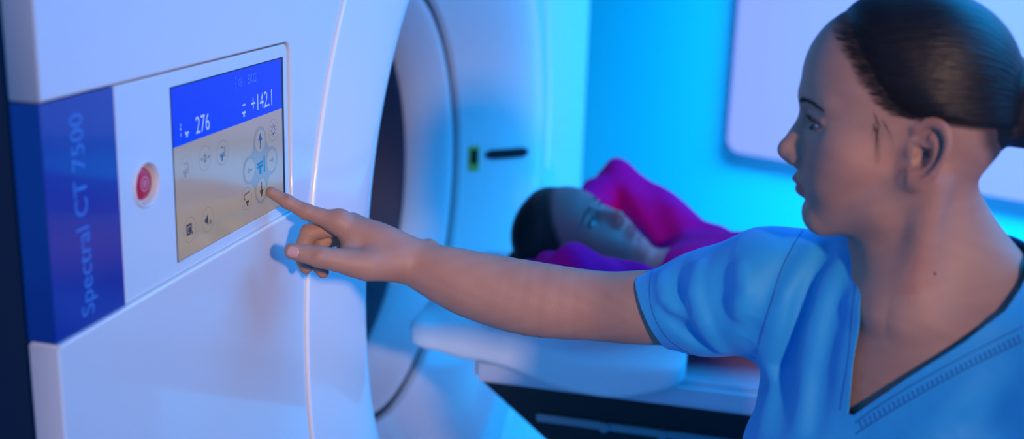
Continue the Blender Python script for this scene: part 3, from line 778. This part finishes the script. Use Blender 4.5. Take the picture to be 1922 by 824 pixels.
# ------------------------------------------------------------------ the woman at the touch screen
HS = 0.97
WH_O = np.array([0.681, 1.150, 1.4205]); WH_R = rot(math.radians(-3.0), math.radians(-3.5), math.radians(93.0))
def wl(p): return (p - WH_O) @ WH_R / HS
def WHw(l): return WH_O + WH_R @ (np.asarray(l) * HS)
WT_O = np.array([0.722, 1.150, 1.270]); WT_R = rot(math.radians(-5), 0, math.radians(150))
def tl(p): return (p - WT_O) @ WT_R
def TW(l): return WT_O + WT_R @ np.asarray(l, float)
def PR(u, v, d, r): return (*P(u, v, d), r)
ARM = [PR(1452, 548, 1.255, .046), PR(1300, 572, 1.305, .0420), PR(1200, 577, 1.335, .0400), PR(1120, 574, 1.358, .0385), PR(1000, 561, 1.368, .0418), PR(900, 538, 1.375, .0382), PR(850, 521.5, 1.378, .0340), PR(800, 503, 1.382, .0275), PR(768, 488, 1.383, .0232)]
IDX = [PR(634, 418, 1.368, .0118), PR(574, 397, 1.363, .0090), PR(538, 378, 1.358, .0078), PR(509, 361, 1.3545, .0064)]
MID = [PR(662, 420, 1.390, .0120), PR(580, 437, 1.380, .0102), PR(563, 475, 1.378, .0090), PR(574, 502, 1.388, .0078)]
RNG = [PR(688, 432, 1.408, .0115), PR(604, 453, 1.402, .0096), PR(590, 490, 1.396, .0085), PR(606, 511, 1.402, .0074)]
PNK = [PR(708, 450, 1.422, .0105), PR(646, 466, 1.420, .0085), PR(634, 490, 1.412, .0074), PR(648, 498, 1.402, .0064)]
THB = [PR(740, 492, 1.366, .0185), PR(662, 494, 1.342, .0150), PR(600, 482, 1.325, .0122), PR(549, 471.5, 1.322, .0094)]
_pts = [Vector(a) for a in ARM]; ARM2 = []
for i in range(len(_pts) - 1):
    q0, q1, q2, q3 = _pts[max(i - 1, 0)], _pts[i], _pts[i + 1], _pts[min(i + 2, len(_pts) - 1)]
    for k in range(4):
        t_ = k / 4; ARM2.append(tuple(0.5 * ((2 * q1) + (q2 - q0) * t_ + (2 * q0 - 5 * q1 + 4 * q2 - q3) * t_ * t_ + (3 * q1 - q0 - 3 * q2 + q3) * t_ ** 3)))
ARM2.append(tuple(_pts[-1])); ARM2 = [(*a[:3], a[3] + (0.0018 if i < 30 else 0.0006)) for i, a in enumerate(ARM2)]
def hand_r(p):
    Wp = P(768, 488, 1.383)
    d = cap(p, Wp, P(730, 478, 1.383), 0.0215, 0.0225)
    for f in (IDX, MID, RNG, PNK):
        d = smin(d, cap(p, P(752, 480, 1.385 + (f[0][0] * 0)), f[0][:3], 0.0195, f[0][3] + 0.0012), 0.014)
    d = smin(d, ell(p, P(698, 462, 1.378), (0.032, 0.020, 0.023)), 0.02)
    th = chain(p, THB, 0.004)
    th = smin(th, cap(p, P(750, 497, 1.378), P(690, 500, 1.350), 0.018, 0.0165), 0.01)
    d = smin(d, th, 0.014)
    d = smin(d, cap(p, P(660, 448, 1.368), P(650, 480, 1.350), 0.009, 0.009), 0.012)      # web between thumb and index
    d = smin(d, sph(p, P(640, 410, 1.368), 0.0100), 0.010)                                # knuckle
    d = smin(d, chain(p, IDX, 0.004), 0.008)
    for f in (MID, RNG, PNK):
        d = smin(d, chain(p, f, 0.0035), 0.0035)
    d = d + 0.0006 * np.exp(-((np.linalg.norm(p - P(571, 388, 1.356), axis=1) - 0.0) / 0.004) ** 2) * np.sin(np.linalg.norm(p - P(509, 361, 1.354), axis=1) * 2600)
    return d
def arm_r(p):
    d = chain(p, ARM2, 0.002)
    d = smin(d, sph(p, P(806, 463, 1.392), 0.0085), 0.012)
    return d
SRN = TW((0.152, 0, -0.045))
def torso(p):
    q = tl(p); ax = q.copy(); ax[:, 0] = np.abs(ax[:, 0])
    d = ell(q, (0, -0.005, -0.18), (0.152, 0.098, 0.22))
    d = smin(d, cap(ax, (0.0, -0.015, -0.05), (0.140, -0.012, -0.050), 0.058, 0.046), 0.05)
    d = smin(d, cap(ax, (0.0, -0.030, 0.050), (0.125, -0.018, -0.028), 0.040, 0.034), 0.03)
    d = smin(d, ell(ax, (0.070, 0.066, -0.195), (0.070, 0.050, 0.065)), 0.04)
    d = smin(d, ell(q, (0, 0, -0.38), (0.132, 0.095, 0.17)), 0.06)
    d = smin(d, ell(q, (0, -0.01, -0.56), (0.165, 0.112, 0.14)), 0.06)
    d = smin(d, cap(ax, (0.012, 0.060, -0.012), (0.120, 0.018, -0.010), 0.0075, 0.0065), 0.016)  # collar bones
    return d
NKT = WHw((0, -0.018, -0.045)); NKB = TW((0, -0.012, 0.0))
def neck(p):
    d = cap(p, NKT, NKB, 0.053, 0.056)
    a = WHw((-0.060, -0.026, -0.035)); b = TW((-0.010, 0.052, -0.010))
    d = smin(d, cap(p, a, b, 0.0135, 0.0105), 0.022)
    a = WHw((0.060, -0.026, -0.035)); b = TW((0.012, 0.052, -0.010))
    d = smin(d, cap(p, a, b, 0.0125, 0.0100), 0.022)
    d = smin(d, cap(p, WHw((0, 0.020, -0.062)), TW((0, 0.036, 0.004)), 0.026, 0.022), 0.03)
    return d
LS, LE, LW = TW((-0.155, 0, -0.055)), TW((-0.205, -0.02, -0.33)), TW((-0.20, 0.06, -0.555))
def left_arm(p):
    d = chain(p, [(*LS, .045), (*LE, .038), (*((LE * .7 + LW * .3)), .037), (*LW, .024)], 0.015)
    F = (LW - LE) / np.linalg.norm(LW - LE)
    N_ = TW((-1, 0, 0)) - WT_O; S_ = np.cross(N_, F)
    if (S_ @ (TW((0, 1, 0)) - WT_O)) < 0: S_ = -S_
    return smin(d, gated(p, lambda x: generic_hand(x, LW, F, N_, S_), LW + F * 0.08, 0.14), 0.01)
HIP = [TW((s * 0.085, 0, -0.60)) for s in (-1, 1)]
def legs(p, grow=0.0, foot=True):
    d = None
    for h, s in zip(HIP, (-1, 1)):
        lat = (WT_R @ np.array([s, 0, 0])); fwd = WT_R @ np.array([0, 1, 0]); fwd[2] = 0
        kn = h + lat * 0.01 + fwd * 0.02; kn[2] = 0.40; an = h + lat * 0.015 - fwd * 0.01; an[2] = 0.085
        c = chain(p, [(*h, .085 + grow), (*kn, .052 + grow), (*(kn * .7 + an * .3 - fwd * .012), .050 + grow), (*an, .033 + grow * 1.6)], 0.03)
        if foot:
            to = an + fwd * 0.16; to[2] = 0.025; he = an - fwd * 0.03; he[2] = 0.032
            c = smin(c, cap(p, he, to, 0.028, 0.022), 0.03)
        d = c if d is None else np.minimum(d, c)
    return d
def woman(p):
    d = gated(p, lambda x: head(wl(x)) * HS, WHw((0, 0, 0.01)), 0.155)
    d = smin(d, gated(p, neck, (NKT + NKB) / 2, 0.17), 0.022)
    d = smin(d, gated(p, torso, TW((0, 0, -0.30)), 0.48), 0.035)
    d = smin(d, gated(p, arm_r, (P(1110, 540, 1.36)), 0.38), 0.03)
    d = smin(d, gated(p, hand_r, P(640, 450, 1.37), 0.16), 0.008)
    d = smin(d, gated(p, left_arm, (LE + LW) / 2, 0.36), 0.02)
    lo = p[:, 2] < 0.78
    if lo.any():
        l_ = np.full(len(p), 0.05); l_[lo] = legs(p[lo]); d = smin(d, l_, 0.03)
    return d
WBASE = (0.42, 0.235, 0.175)
MOLE = P(1755, 514, 1.0)
def woman_tint(V):
    q = wl(V); col = skin_tint(q, WBASE, (0.38, 0.10, 0.10))
    far = np.linalg.norm(q, axis=1) > 0.16; col[far] = WBASE
    for (u, v, rr) in ((1755, 514, 0.0020), (1752, 513, 0.0012)):
        pj = (V - CAM) @ RW; uu = 961 + FPX * pj[:, 0] / pj[:, 2]
        if MOLE3 is not None: col[np.linalg.norm(V - MOLE3, axis=1) < 0.0021] = (0.12, 0.045, 0.03)
        break
    mot = 1 + 0.05 * np.sin(V[:, 0] * 130 + 3 * np.sin(V[:, 2] * 90)) * np.sin(V[:, 2] * 150 + V[:, 1] * 60) + 0.04 * np.sin(V[:, 0] * 37 + V[:, 2] * 51)
    col = col * np.stack([1 + (mot - 1) * 0.5, mot, mot], 1)
    for c in (P(568, 388, 1.357), P(537, 371, 1.353), P(590, 480, 1.315)):
        d = np.linalg.norm(V - c, axis=1); col = np.where((d < 0.008)[:, None], col * (1 - 0.22 * np.exp(-(d / 0.004) ** 2))[:, None], col)
    return col
MOLE3, _n = trace(woman, 1755, 514)
wroot = thing('person', 'woman in a light blue scrub top with pulled-back dark hair, pointing at the touch screen', 'person', (0.76, 1.13, 0.0))
GX = axis_grid([(-0.03, 0.22, 0.0014), (0.22, 1.12, 0.0020)])
GY = axis_grid([(0.82, 1.10, 0.0020), (1.10, 1.34, 0.0016), (1.34, 1.46, 0.0024)])
GZ = axis_grid([(-0.02, 0.66, 0.010), (0.66, 1.0, 0.005), (1.0, 1.16, 0.0026), (1.16, 1.36, 0.0015), (1.36, 1.60, 0.0018)])
body = sdf_mesh('body', woman, GX, GY, GZ, 'skin', wroot, woman_tint)

def whair(p):
    q = wl(p); d = hair(q, 0.008) 
    bun = ell(q, (0, -0.118, 0.030), (0.042, 0.034, 0.042)) + 0.002 * np.sin(np.arctan2(q[:, 0], q[:, 2] - 0.03) * 5 + np.linalg.norm(q - np.array([0, -0.118, 0.03]), axis=1) * 200)
    return smin(d, bun, 0.012) * HS
def hair_clip(fn, H):
    return fn
sdf_hair = lambda p: gated(p, whair, WHw((0, -0.02, 0.04)), 0.19)
sdf_mesh('hair', sdf_hair, *ug((0.55, 1.02, 1.32), (0.86, 1.28, 1.60), 0.0024), 'hair', wroot, lambda V: strand_tint(wl(V), np.array([0, -0.09, 0.03])))
for s in (-1, 1):
    eyeball('eye', WHw, s, HS, body, WH_R @ np.array([0.10, 1, -0.22]))
    strands('eyebrow', brow_rows(WHw, s, head, 100), 'lash', body, 0.00055)
    strands('eyelashes', lash_rows(WHw, s) + lash_rows(WHw, s, low=True), 'lash', body, 0.00030)
# loose strands in front of the ear and at the nape
def strand_on(field, pxs, lift=0.0006):
    out = []
    for u, v in pxs:
        p_, n_ = trace(field, u, v)
        if p_ is not None: out.append(p_ + n_ * lift)
    return out
rows = []
for i in range(11):
    x0 = 1640 + random.uniform(-2, 22); y0 = random.uniform(205, 245); L = random.uniform(35, 75); cv = random.uniform(-12, 16)
    r_ = strand_on(woman, [(x0 + cv * math.sin(t * 2.2) + t * 2, y0 + L * t) for t in (0, .2, .4, .6, .8, 1)], 0.0008)
    if len(r_) > 2: rows.append(r_)
for i in range(520):          # baby hairs combed back from the hairline
    z = random.uniform(0.030, 0.122); s_ = random.choice((-1, 1, -1))
    zz = np.array([[0.0, 0.0, z]]); ye = float(hair_edge(zz)[0]) + random.uniform(-0.006, 0.009)
    x = 0.075; L = []
    n_s = random.uniform(0.018, 0.032); dz = random.uniform(-0.006, 0.008)
    for k in range(6):
        t = k / 5; yk = ye - n_s * t; zk = z + dz * t * t
        # drop onto the scalp from the side
        xx = 0.085; ok = True
        for _ in range(30):
            dd = float(head_hair(np.array([[s_ * xx, yk, zk]]))[0]); xx -= dd
            if xx < 0.004: ok = False; break
            if abs(dd) < 1e-4: break
        if not ok: break
        L.append(WHw((s_ * (xx + 0.0005 + 0.0006 * t), yk, zk)))
    if len(L) > 3: rows.append(L)
strands('hair_wisps', rows, 'lash', wroot, 0.00020)

# finger nails
def nail(field, u, v, tip_u, tip_v, L, Wd, parent, off=0.0005):
    p_, n_ = trace(field, u, v); q_, _ = trace(field, tip_u, tip_v)
    if p_ is None or q_ is None: return
    t = q_ - p_; t -= n_ * (t @ n_); t /= np.linalg.norm(t); s = np.cross(n_, t); bm = bmesh.new(); n = 10; rows = []
    for i in range(n + 1):
        a = -1 + 2 * i / n; row = []
        for j in range(n + 1):
            b = -1 + 2 * j / n; e = (1 - max(0, abs(a)) ** 4 * 0.35)
            w0 = p_ + t * (a * L / 2) + s * (b * e * Wd / 2)
            # settle on the skin along -n
            k = 0.003
            for _ in range(12): k -= float(field((w0 + n_ * k)[None])[0])
            row.append(bm.verts.new(w0 + n_ * (k + off - 0.0006 * b ** 4 - 0.0004 * (a < -0.9))))
        rows.append(row)
    for i in range(n):
        for j in range(n): bm.faces.new((rows[i][j], rows[i + 1][j], rows[i + 1][j + 1], rows[i][j + 1]))
    return from_bm('fingernail', bm, 'nail', parent, True)
nail(hand_r, 550, 473, 541, 471, 0.0125, 0.0125, body)
nail(hand_r, 512, 352, 505, 349, 0.0100, 0.0085, body)

# scrub top
CT, CB, CN = P(1207, 505, 1.352), P(1266, 657, 1.325), P(1199, 578, 1.275)
cn = np.cross(CB - CT, CN - CT); cn /= np.linalg.norm(cn)
if cn @ (P(1100, 575, 1.35) - CN) < 0: cn = -cn
SLV = [PR(1225, 581, 1.322, .0430), PR(1330, 568, 1.292, .0555), PR(1440, 548, 1.245, .070)]
def cloth0(p):
    q = tl(p); ax = q.copy(); ax[:, 0] = np.abs(ax[:, 0])
    d = torso(p) - 0.0085
    d = smin(d, cap(p, TW((0, 0, -0.26)), TW((0, 0, -0.60)), 0.110, 0.135), 0.08)
    d = smin(d, cap(ax, (0.13, -0.01, -0.12), (0.145, 0.0, -0.50), 0.030, 0.040), 0.05)
    d = smin(d, chain(p, SLV, 0.02), 0.03)
    lsl = cap(p, TW((-0.145, 0, -0.055)), TW((-0.182, -0.01, -0.215)), 0.062, 0.054)
    return smin(d, lsl, 0.03)
def poly3(pxs):
    out = []
    for u, v in pxs:
        p_, n_ = trace(cloth0, u, v)
        if p_ is not None: out.append(p_)
    return np.array(out)
FOLDS = []
for A_, w_, pxs in ((.0065, .008, [(1262, 480), (1240, 520), (1246, 560), (1272, 600)]),
                    (.0135, .0085, [(1345, 452), (1312, 500), (1302, 550), (1320, 605), (1352, 655)]),
                    (.0085, .008, [(1390, 500), (1400, 545), (1378, 590)]),
                    (-.0110, .009, [(1248, 585), (1285, 618), (1330, 655), (1360, 680)]),
                    (-.0090, .014, [(1362, 490), (1350, 540), (1362, 595)]),
                    (-.0075, .011, [(1270, 500), (1275, 540), (1290, 570)]),
                    (-.0075, .012, [(1420, 600), (1400, 640), (1385, 690)]),
                    (.0080, .012, [(1520, 470), (1475, 560), (1445, 680), (1432, 800)]),
                    (-.0080, .012, [(1545, 480), (1505, 560), (1476, 680), (1462, 800)]),
                    (.0080, .011, [(1568, 500), (1540, 570), (1512, 690), (1500, 800)]),
                    (-.0070, .011, [(1590, 520), (1565, 600), (1545, 700), (1530, 800)]),
                    (-.0040, .012, [(1490, 470), (1445, 540), (1420, 620)]),
                    (.0050, .016, [(1860, 690), (1780, 760), (1720, 815)]),
                    (-.0040, .014, [(1900, 720), (1840, 790), (1800, 820)])):
    pl = poly3(pxs)
    if len(pl) > 1: FOLDS.append((A_, w_, pl))
def folds(p):
    out = np.zeros(len(p))
    for A_, w_, pl in FOLDS:
        c = pl.mean(0); R_ = np.linalg.norm(pl - c, axis=1).max() + 3 * w_
        mk = np.linalg.norm(p - c, axis=1) < R_
        if not mk.any(): continue
        x = p[mk]; d = np.full(len(x), 9.0); tt = np.zeros(len(x)); n = len(pl) - 1
        for i in range(n):
            a, b = pl[i], pl[i + 1]; ab = b - a; t = np.clip(((x - a) @ ab) / (ab @ ab), 0, 1)
            di = np.linalg.norm(x - a - t[:, None] * ab, axis=1); u_ = di < d; d = np.where(u_, di, d); tt = np.where(u_, (i + t) / n, tt)
        out[mk] += A_ * np.exp(-(d / w_) ** 2) * (0.35 + 0.65 * np.sin(np.clip(tt, 0.02, 0.98) * math.pi))
    return out
VB = 0.018
def neck_cut(q):
    """negative inside the neck opening (torso coordinates)"""
    z = q[:, 2]
    xr = np.interp(z, [-0.110, -0.057, -0.015, 0.010, 0.023, 0.031, 0.05], [0.021, 0.026, 0.027, 0.034, 0.049, 0.067, 0.073])
    xl = np.interp(z, [-0.110, -0.057, -0.014, 0.013, 0.03, 0.05], [0.020, -0.028, -0.070, -0.092, -0.096, -0.096])
    v = np.maximum((q[:, 0] - xr) * 0.9, (xl - q[:, 0]) * 0.72)
    v = np.where(z < -0.110, np.maximum(v, -0.110 - z), v)
    back = np.maximum(np.sqrt((q[:, 0] * np.where(q[:, 0] < 0, 0.75, 0.95)) ** 2 + (q[:, 1] + 0.010) ** 2) - 0.068, 0.012 - z)
    w_ = sstep(q[:, 1], -0.012, 0.006)
    return v * w_ + back * (1 - w_)
LCD = WT_R @ np.array([-0.037, -0.01, -0.16]); LCD /= np.linalg.norm(LCD); LCC = TW((-0.182, -0.01, -0.215))
def scrub(p):
    return cloth0(p) - folds(p)
def scrub_cut(p):
    """positive where the top is open: neckline, cuffs and lower hem"""
    q = tl(p); c = -neck_cut(q)
    cc = np.linalg.norm(p - P(1237, 582, 1.325), axis=1) < 0.12
    c = np.where(cc, np.maximum(c, (p - CN) @ cn), c)
    c = np.maximum(c, -(q[:, 2] + 0.58))
    l_ = np.linalg.norm(p - LCC, axis=1) < 0.11
    return np.where(l_, np.maximum(c, (p - LCC) @ LCD), c)
def garment(name, field, cut, gx, gy, gz, material, parent, th):
    V, F = surface(field, gx, gy, gz)
    c = cut(V); F = F[(c[F] <= 0).any(1)]
    used = np.unique(F); mv = used[c[used] > 0]
    for _ in range(3):
        n_, d_ = grad(cut, V[mv]); V[mv] -= n_ * np.clip(d_, -0.004, 0.004)[:, None]
        n_, d_ = grad(field, V[mv]); V[mv] -= n_ * np.clip(d_, -0.002, 0.002)[:, None]
    remap = np.full(len(V), -1); remap[used] = np.arange(len(used)); V = V[used]; F = remap[F]
    me = bpy.data.meshes.new(name); me.vertices.add(len(V)); me.vertices.foreach_set('co', V.ravel())
    me.loops.add(len(F) * 4); me.loops.foreach_set('vertex_index', F.ravel().astype(np.int32))
    me.polygons.add(len(F)); me.polygons.foreach_set('loop_start', np.arange(0, len(F) * 4, 4, dtype=np.int32)); me.update(calc_edges=True)
    o = link(name, me, material, parent, True)
    sm = o.modifiers.new('thickness', 'SOLIDIFY'); sm.thickness = th; sm.offset = -1.0; sm.use_quality_normals = False
    return o
SGX = axis_grid([(0.40, 0.80, 0.0022), (0.80, 1.16, 0.0032)]); SGY = axis_grid([(0.78, 1.00, 0.0024), (1.00, 1.38, 0.0022), (1.38, 1.50, 0.003)]); SGZ = axis_grid([(0.62, 1.02, 0.007), (1.02, 1.37, 0.0021)])
top = garment('scrub_top', scrub, scrub_cut, SGX, SGY, SGZ, 'scrub', wroot, 0.0016)
def line_on(pxs, field, lift=0.0003, dense=60):
    pts = []
    for i in range(len(pxs) - 1):
        for k in range(dense // (len(pxs) - 1)):
            t = k / (dense // (len(pxs) - 1)); pts.append((pxs[i][0] * (1 - t) + pxs[i + 1][0] * t, pxs[i][1] * (1 - t) + pxs[i + 1][1] * t))
    return strand_on(field, pts, lift)
def smooth_px(pxs, n=6):
    p = [Vector(a) for a in pxs]; out = []
    for i in range(len(p) - 1):
        q0, q1, q2, q3 = p[max(i - 1, 0)], p[i], p[i + 1], p[min(i + 2, len(p) - 1)]
        for k in range(n):
            t = k / n; out.append(tuple(0.5 * ((2 * q1) + (q2 - q0) * t + (2 * q0 - 5 * q1 + 4 * q2 - q3) * t * t + (3 * q1 - q0 - 3 * q2 + q3) * t ** 3)))
    return out + [tuple(p[-1])]
def seam(pxs, r=0.0006, dash=None):
    L = strand_on(scrub, smooth_px(pxs, 8), 0.0002)
    L = [p_ for i, p_ in enumerate(L) if i == 0 or np.linalg.norm(p_ - L[i - 1]) < 0.03]
    if len(L) > 2: from_bm('stitching', tube_bm(L, r, 5), 'stitch', top, True)
seam([(1226, 503), (1220, 545), (1228, 592), (1256, 636), (1300, 664)])
seam([(1508, 430), (1470, 500), (1438, 600), (1408, 705)], 0.0007)
seam([(1608, 522), (1600, 600), (1592, 680), (1577, 770)], 0.0006)
seam([(1922, 612), (1811, 668), (1720, 718), (1640, 768), (1606, 794)], 0.0006)
seam([(1922, 640), (1811, 694), (1720, 744), (1640, 792), (1606, 815)], 0.0006)
zig = bmesh.new()
for i in range(34):
    u0 = 1614 + i * 9; vm = 794 - (u0 - 1606) * 0.60 + 0.00018 * (u0 - 1606) ** 2
    L = strand_on(scrub, [(u0, vm + 2), (u0 + 5, vm + 14)], 0.0002)
    if len(L) == 2: tube_bm(L, 0.0008, 5, zig)
from_bm('stitching', zig, 'stitch', top, True)

def trousers(p):
    d = legs(p, 0.014, False); d = smin(d, ell(p, TW((0, -0.005, -0.56)), (0.18, 0.18, 0.15)), 0.05) 
    d = np.maximum(d, 0.10 - p[:, 2]); return np.maximum(d, p[:, 2] - 0.76)
sdf_mesh('scrub_trousers', trousers, *ug((0.45, 0.85, 0.05), (1.05, 1.50, 0.80), 0.008), 'scrub', wroot)
for h, s in zip(HIP, (-1, 1)):
    lat = (WT_R @ np.array([s, 0, 0])); fwd = WT_R @ np.array([0, 1, 0]); fwd[2] = 0
    an = h + lat * 0.015 - fwd * 0.01; an[2] = 0.085
    to = an + fwd * 0.165; to[2] = 0.034; he = an - fwd * 0.035; he[2] = 0.040
    def shoe(p, to=to, he=he, an=an):
        d = smin(cap(p, he, to, 0.038, 0.034), cap(p, an * .5 + he * .5, to, 0.036, 0.025), 0.02)
        return np.maximum(np.maximum(d, -(p[:, 2] - 0.001)), p[:, 2] - 0.095)
    lo = np.minimum(to, he) - 0.06; hi = np.maximum(to, he) + 0.06; lo[2] = -0.01; hi[2] = 0.11
    sdf_mesh('shoe', shoe, *ug(lo, hi, 0.005), 'shoe', wroot)

# ------------------------------------------------------------------ the person on the table
PS = 0.95
PH_O = np.array([0.232, 2.054, 1.010])
_up = np.array([-0.83, -0.06, 0.50]); _up /= np.linalg.norm(_up)
_fw = np.array([0.52, -0.30, 0.80]); _fw -= _up * (_fw @ _up); _fw /= np.linalg.norm(_fw)
PH_R = np.stack([np.cross(_fw, _up), _fw, _up], 1)
def pl_(p): return (p - PH_O) @ PH_R / PS
def PW(l): return PH_O + PH_R @ (np.asarray(l) * PS)
NS, NE, NH = np.array([0.435, 1.905, 0.955]), np.array([0.258, 1.790, 1.040]), np.array([0.135, 1.965, 0.955])
FS, FE, FH = np.array([0.435, 2.215, 0.970]), np.array([0.243, 2.360, 1.062]), np.array([0.135, 2.130, 0.965])
def p_torso(p):
    d = ell(p, (0.56, 2.06, 0.958), (0.20, 0.165, 0.095))
    d = smin(d, cap(p, (0.45, 1.93, 0.948), (0.45, 2.20, 0.955), 0.060), 0.04)
    d = smin(d, ell(p, (0.80, 2.06, 0.950), (0.17, 0.135, 0.085)), 0.06)
    d = smin(d, ell(p, (0.98, 2.06, 0.952), (0.14, 0.165, 0.088)), 0.06)
    for y in (1.97, 2.15):
        d = smin(d, chain(p, [(1.02, y, 0.945, .080), (1.42, y - 0.005, 0.930, .055), (1.54, y, 0.922, .052), (1.80, y, 0.906, .036)], 0.03), 0.02)
    return d
def p_arms(p):
    d = chain(p, [(*NS, .052), (*NE, .036)], 0.02)
    d = smin(d, cap(p, NE, NH, .035, .026), 0.015)
    e = chain(p, [(*FS, .052), (*FE, .036)], 0.02)
    e = smin(e, cap(p, FE, FH, .035, .026), 0.015)
    return np.minimum(d, e)
def p_hands(p):
    a = gated(p, lambda x: generic_hand(x, NH, (-0.25, 1, -0.15), (-0.5, -0.1, -0.9), (0.9, 0.2, -0.4)), NH + np.array([-0.02, .08, 0]), 0.13)
    b = gated(p, lambda x: generic_hand(x, FH + np.array([-0.015, 0, -0.012]), (-0.25, -1, -0.15), (-0.5, 0.1, -0.9), (0.9, -0.2, -0.4)), FH + np.array([-0.02, -.08, 0]), 0.13)
    return np.minimum(a, b)
PN0, PN1 = PW((0, -0.018, -0.045)), np.array([0.425, 2.06, 0.945])
def patient(p):
    d = gated(p, lambda x: head(pl_(x)) * PS, PW((0, 0, 0.01)), 0.155)
    d = smin(d, cap(p, PN0, PN1, 0.050, 0.056), 0.025)
    d = smin(d, cap(p, PW((0, 0.02, -0.062)), PN1 + np.array([0, 0, .02]), 0.026, 0.024), 0.03)
    d = smin(d, p_torso(p), 0.03)
    d = smin(d, smin(p_arms(p), p_hands(p), 0.01), 0.012)
    fo = np.full(len(p), 9.0)
    for y in (1.97, 2.15): fo = np.minimum(fo, cap(p, (1.81, y, 0.905), (1.84, y, 1.04), 0.036, 0.026))
    return np.maximum(smin(d, fo, 0.03), np.where(p[:, 0] > 0.47, 0.868 - p[:, 2], -1))
PBASE = (0.44, 0.17, 0.16)
proot = thing('person', 'dark-haired person in a magenta top lying on the scanner table, hands behind head', 'person', (0.55, 2.06, 0.845))
PGX = axis_grid([(0.02, 0.45, 0.0030), (0.45, 0.6, 0.005), (0.6, 1.93, 0.012)])
PGY = axis_grid([(1.70, 1.88, 0.005), (1.88, 2.18, 0.0032), (2.18, 2.46, 0.006)]); PGZ = axis_grid([(0.82, 0.93, 0.005), (0.93, 1.20, 0.0032)])
pb = sdf_mesh('body', patient, PGX, PGY, PGZ, 'skin', proot, lambda V: np.where((np.linalg.norm(pl_(V), axis=1) > 0.16)[:, None], np.array(PBASE)[None], skin_tint(pl_(V), PBASE, (0.36, 0.08, 0.09))))
def p_hair(p):
    q = pl_(p); d = hair(q, 0.014)
    d = smin(d, ell(q, (0, -0.055, -0.015), (0.070, 0.055, 0.072)), 0.03)
    return d * PS
sdf_mesh('hair', lambda p: gated(p, p_hair, PW((0, -0.03, 0.02)), 0.19), *ug((0.03, 1.90, 0.86), (0.42, 2.22, 1.18), 0.0035), 'hair2', proot, lambda V: strand_tint(pl_(V), np.array([0, -0.09, 0.0])))
for s in (-1, 1):
    eyeball('eye', PW, s, PS, pb, PH_R @ np.array([0.1, 1, 0.1]))
    strands('eyebrow', brow_rows(PW, s, head), 'lash', pb, 0.0005)
    strands('eyelashes', lash_rows(PW, s), 'lash', pb, 0.0004)
def p_shirt(p):
    d = p_torso(p) - 0.006 
    a = p_arms(p) - 0.008 - 0.0035 * np.sin(p[:, 0] * 70 + p[:, 2] * 60) * np.clip(1, 0, 1) - 0.002 * np.sin(p[:, 1] * 95 + p[:, 0] * 40)
    d = smin(d, a, 0.03)
    d = d - 0.002 * np.sin(p[:, 0] * 38 + p[:, 1] * 55)
    # neck opening, wrists, hem
    d = np.maximum(d, 0.034 - np.linalg.norm((p - np.array([0.345, 2.06, 1.0])) * np.array([0.9, 0.9, 0.6]), axis=1))
    hc = (p - PH_O); d = np.maximum(d, 0.130 - np.linalg.norm(hc, axis=1)) if False else d
    wr = np.linalg.norm(p - NH, axis=1); wf = np.linalg.norm(p - FH, axis=1)
    d = np.maximum(d, 0.045 - np.minimum(wr, wf))
    return np.maximum(np.maximum(d, p[:, 0] - 0.98), np.where(p[:, 0] > 0.47, 0.864 - p[:, 2], -1))
sdf_mesh('magenta_top', p_shirt, *ug((0.06, 1.70, 0.82), (1.0, 2.45, 1.18), 0.0045), 'magenta', proot)
def p_pants(p):
    d = p_torso(p) - 0.007; return np.maximum(np.maximum(np.maximum(d, 0.93 - p[:, 0]), p[:, 0] - 1.78), 0.864 - p[:, 2])
sdf_mesh('magenta_trousers', p_pants, *ug((0.9, 1.84, 0.81), (1.82, 2.28, 1.06), 0.008), 'magenta', proot)

pil = sdf_mesh('pillow', sdf_pillow, *ug((-0.18, 1.72, 0.74), (0.52, 2.33, 0.99), 0.005), 'pillow', None)
tag(pil, 'pale white pillow under the head of the person lying on the scanner table', 'pillow')
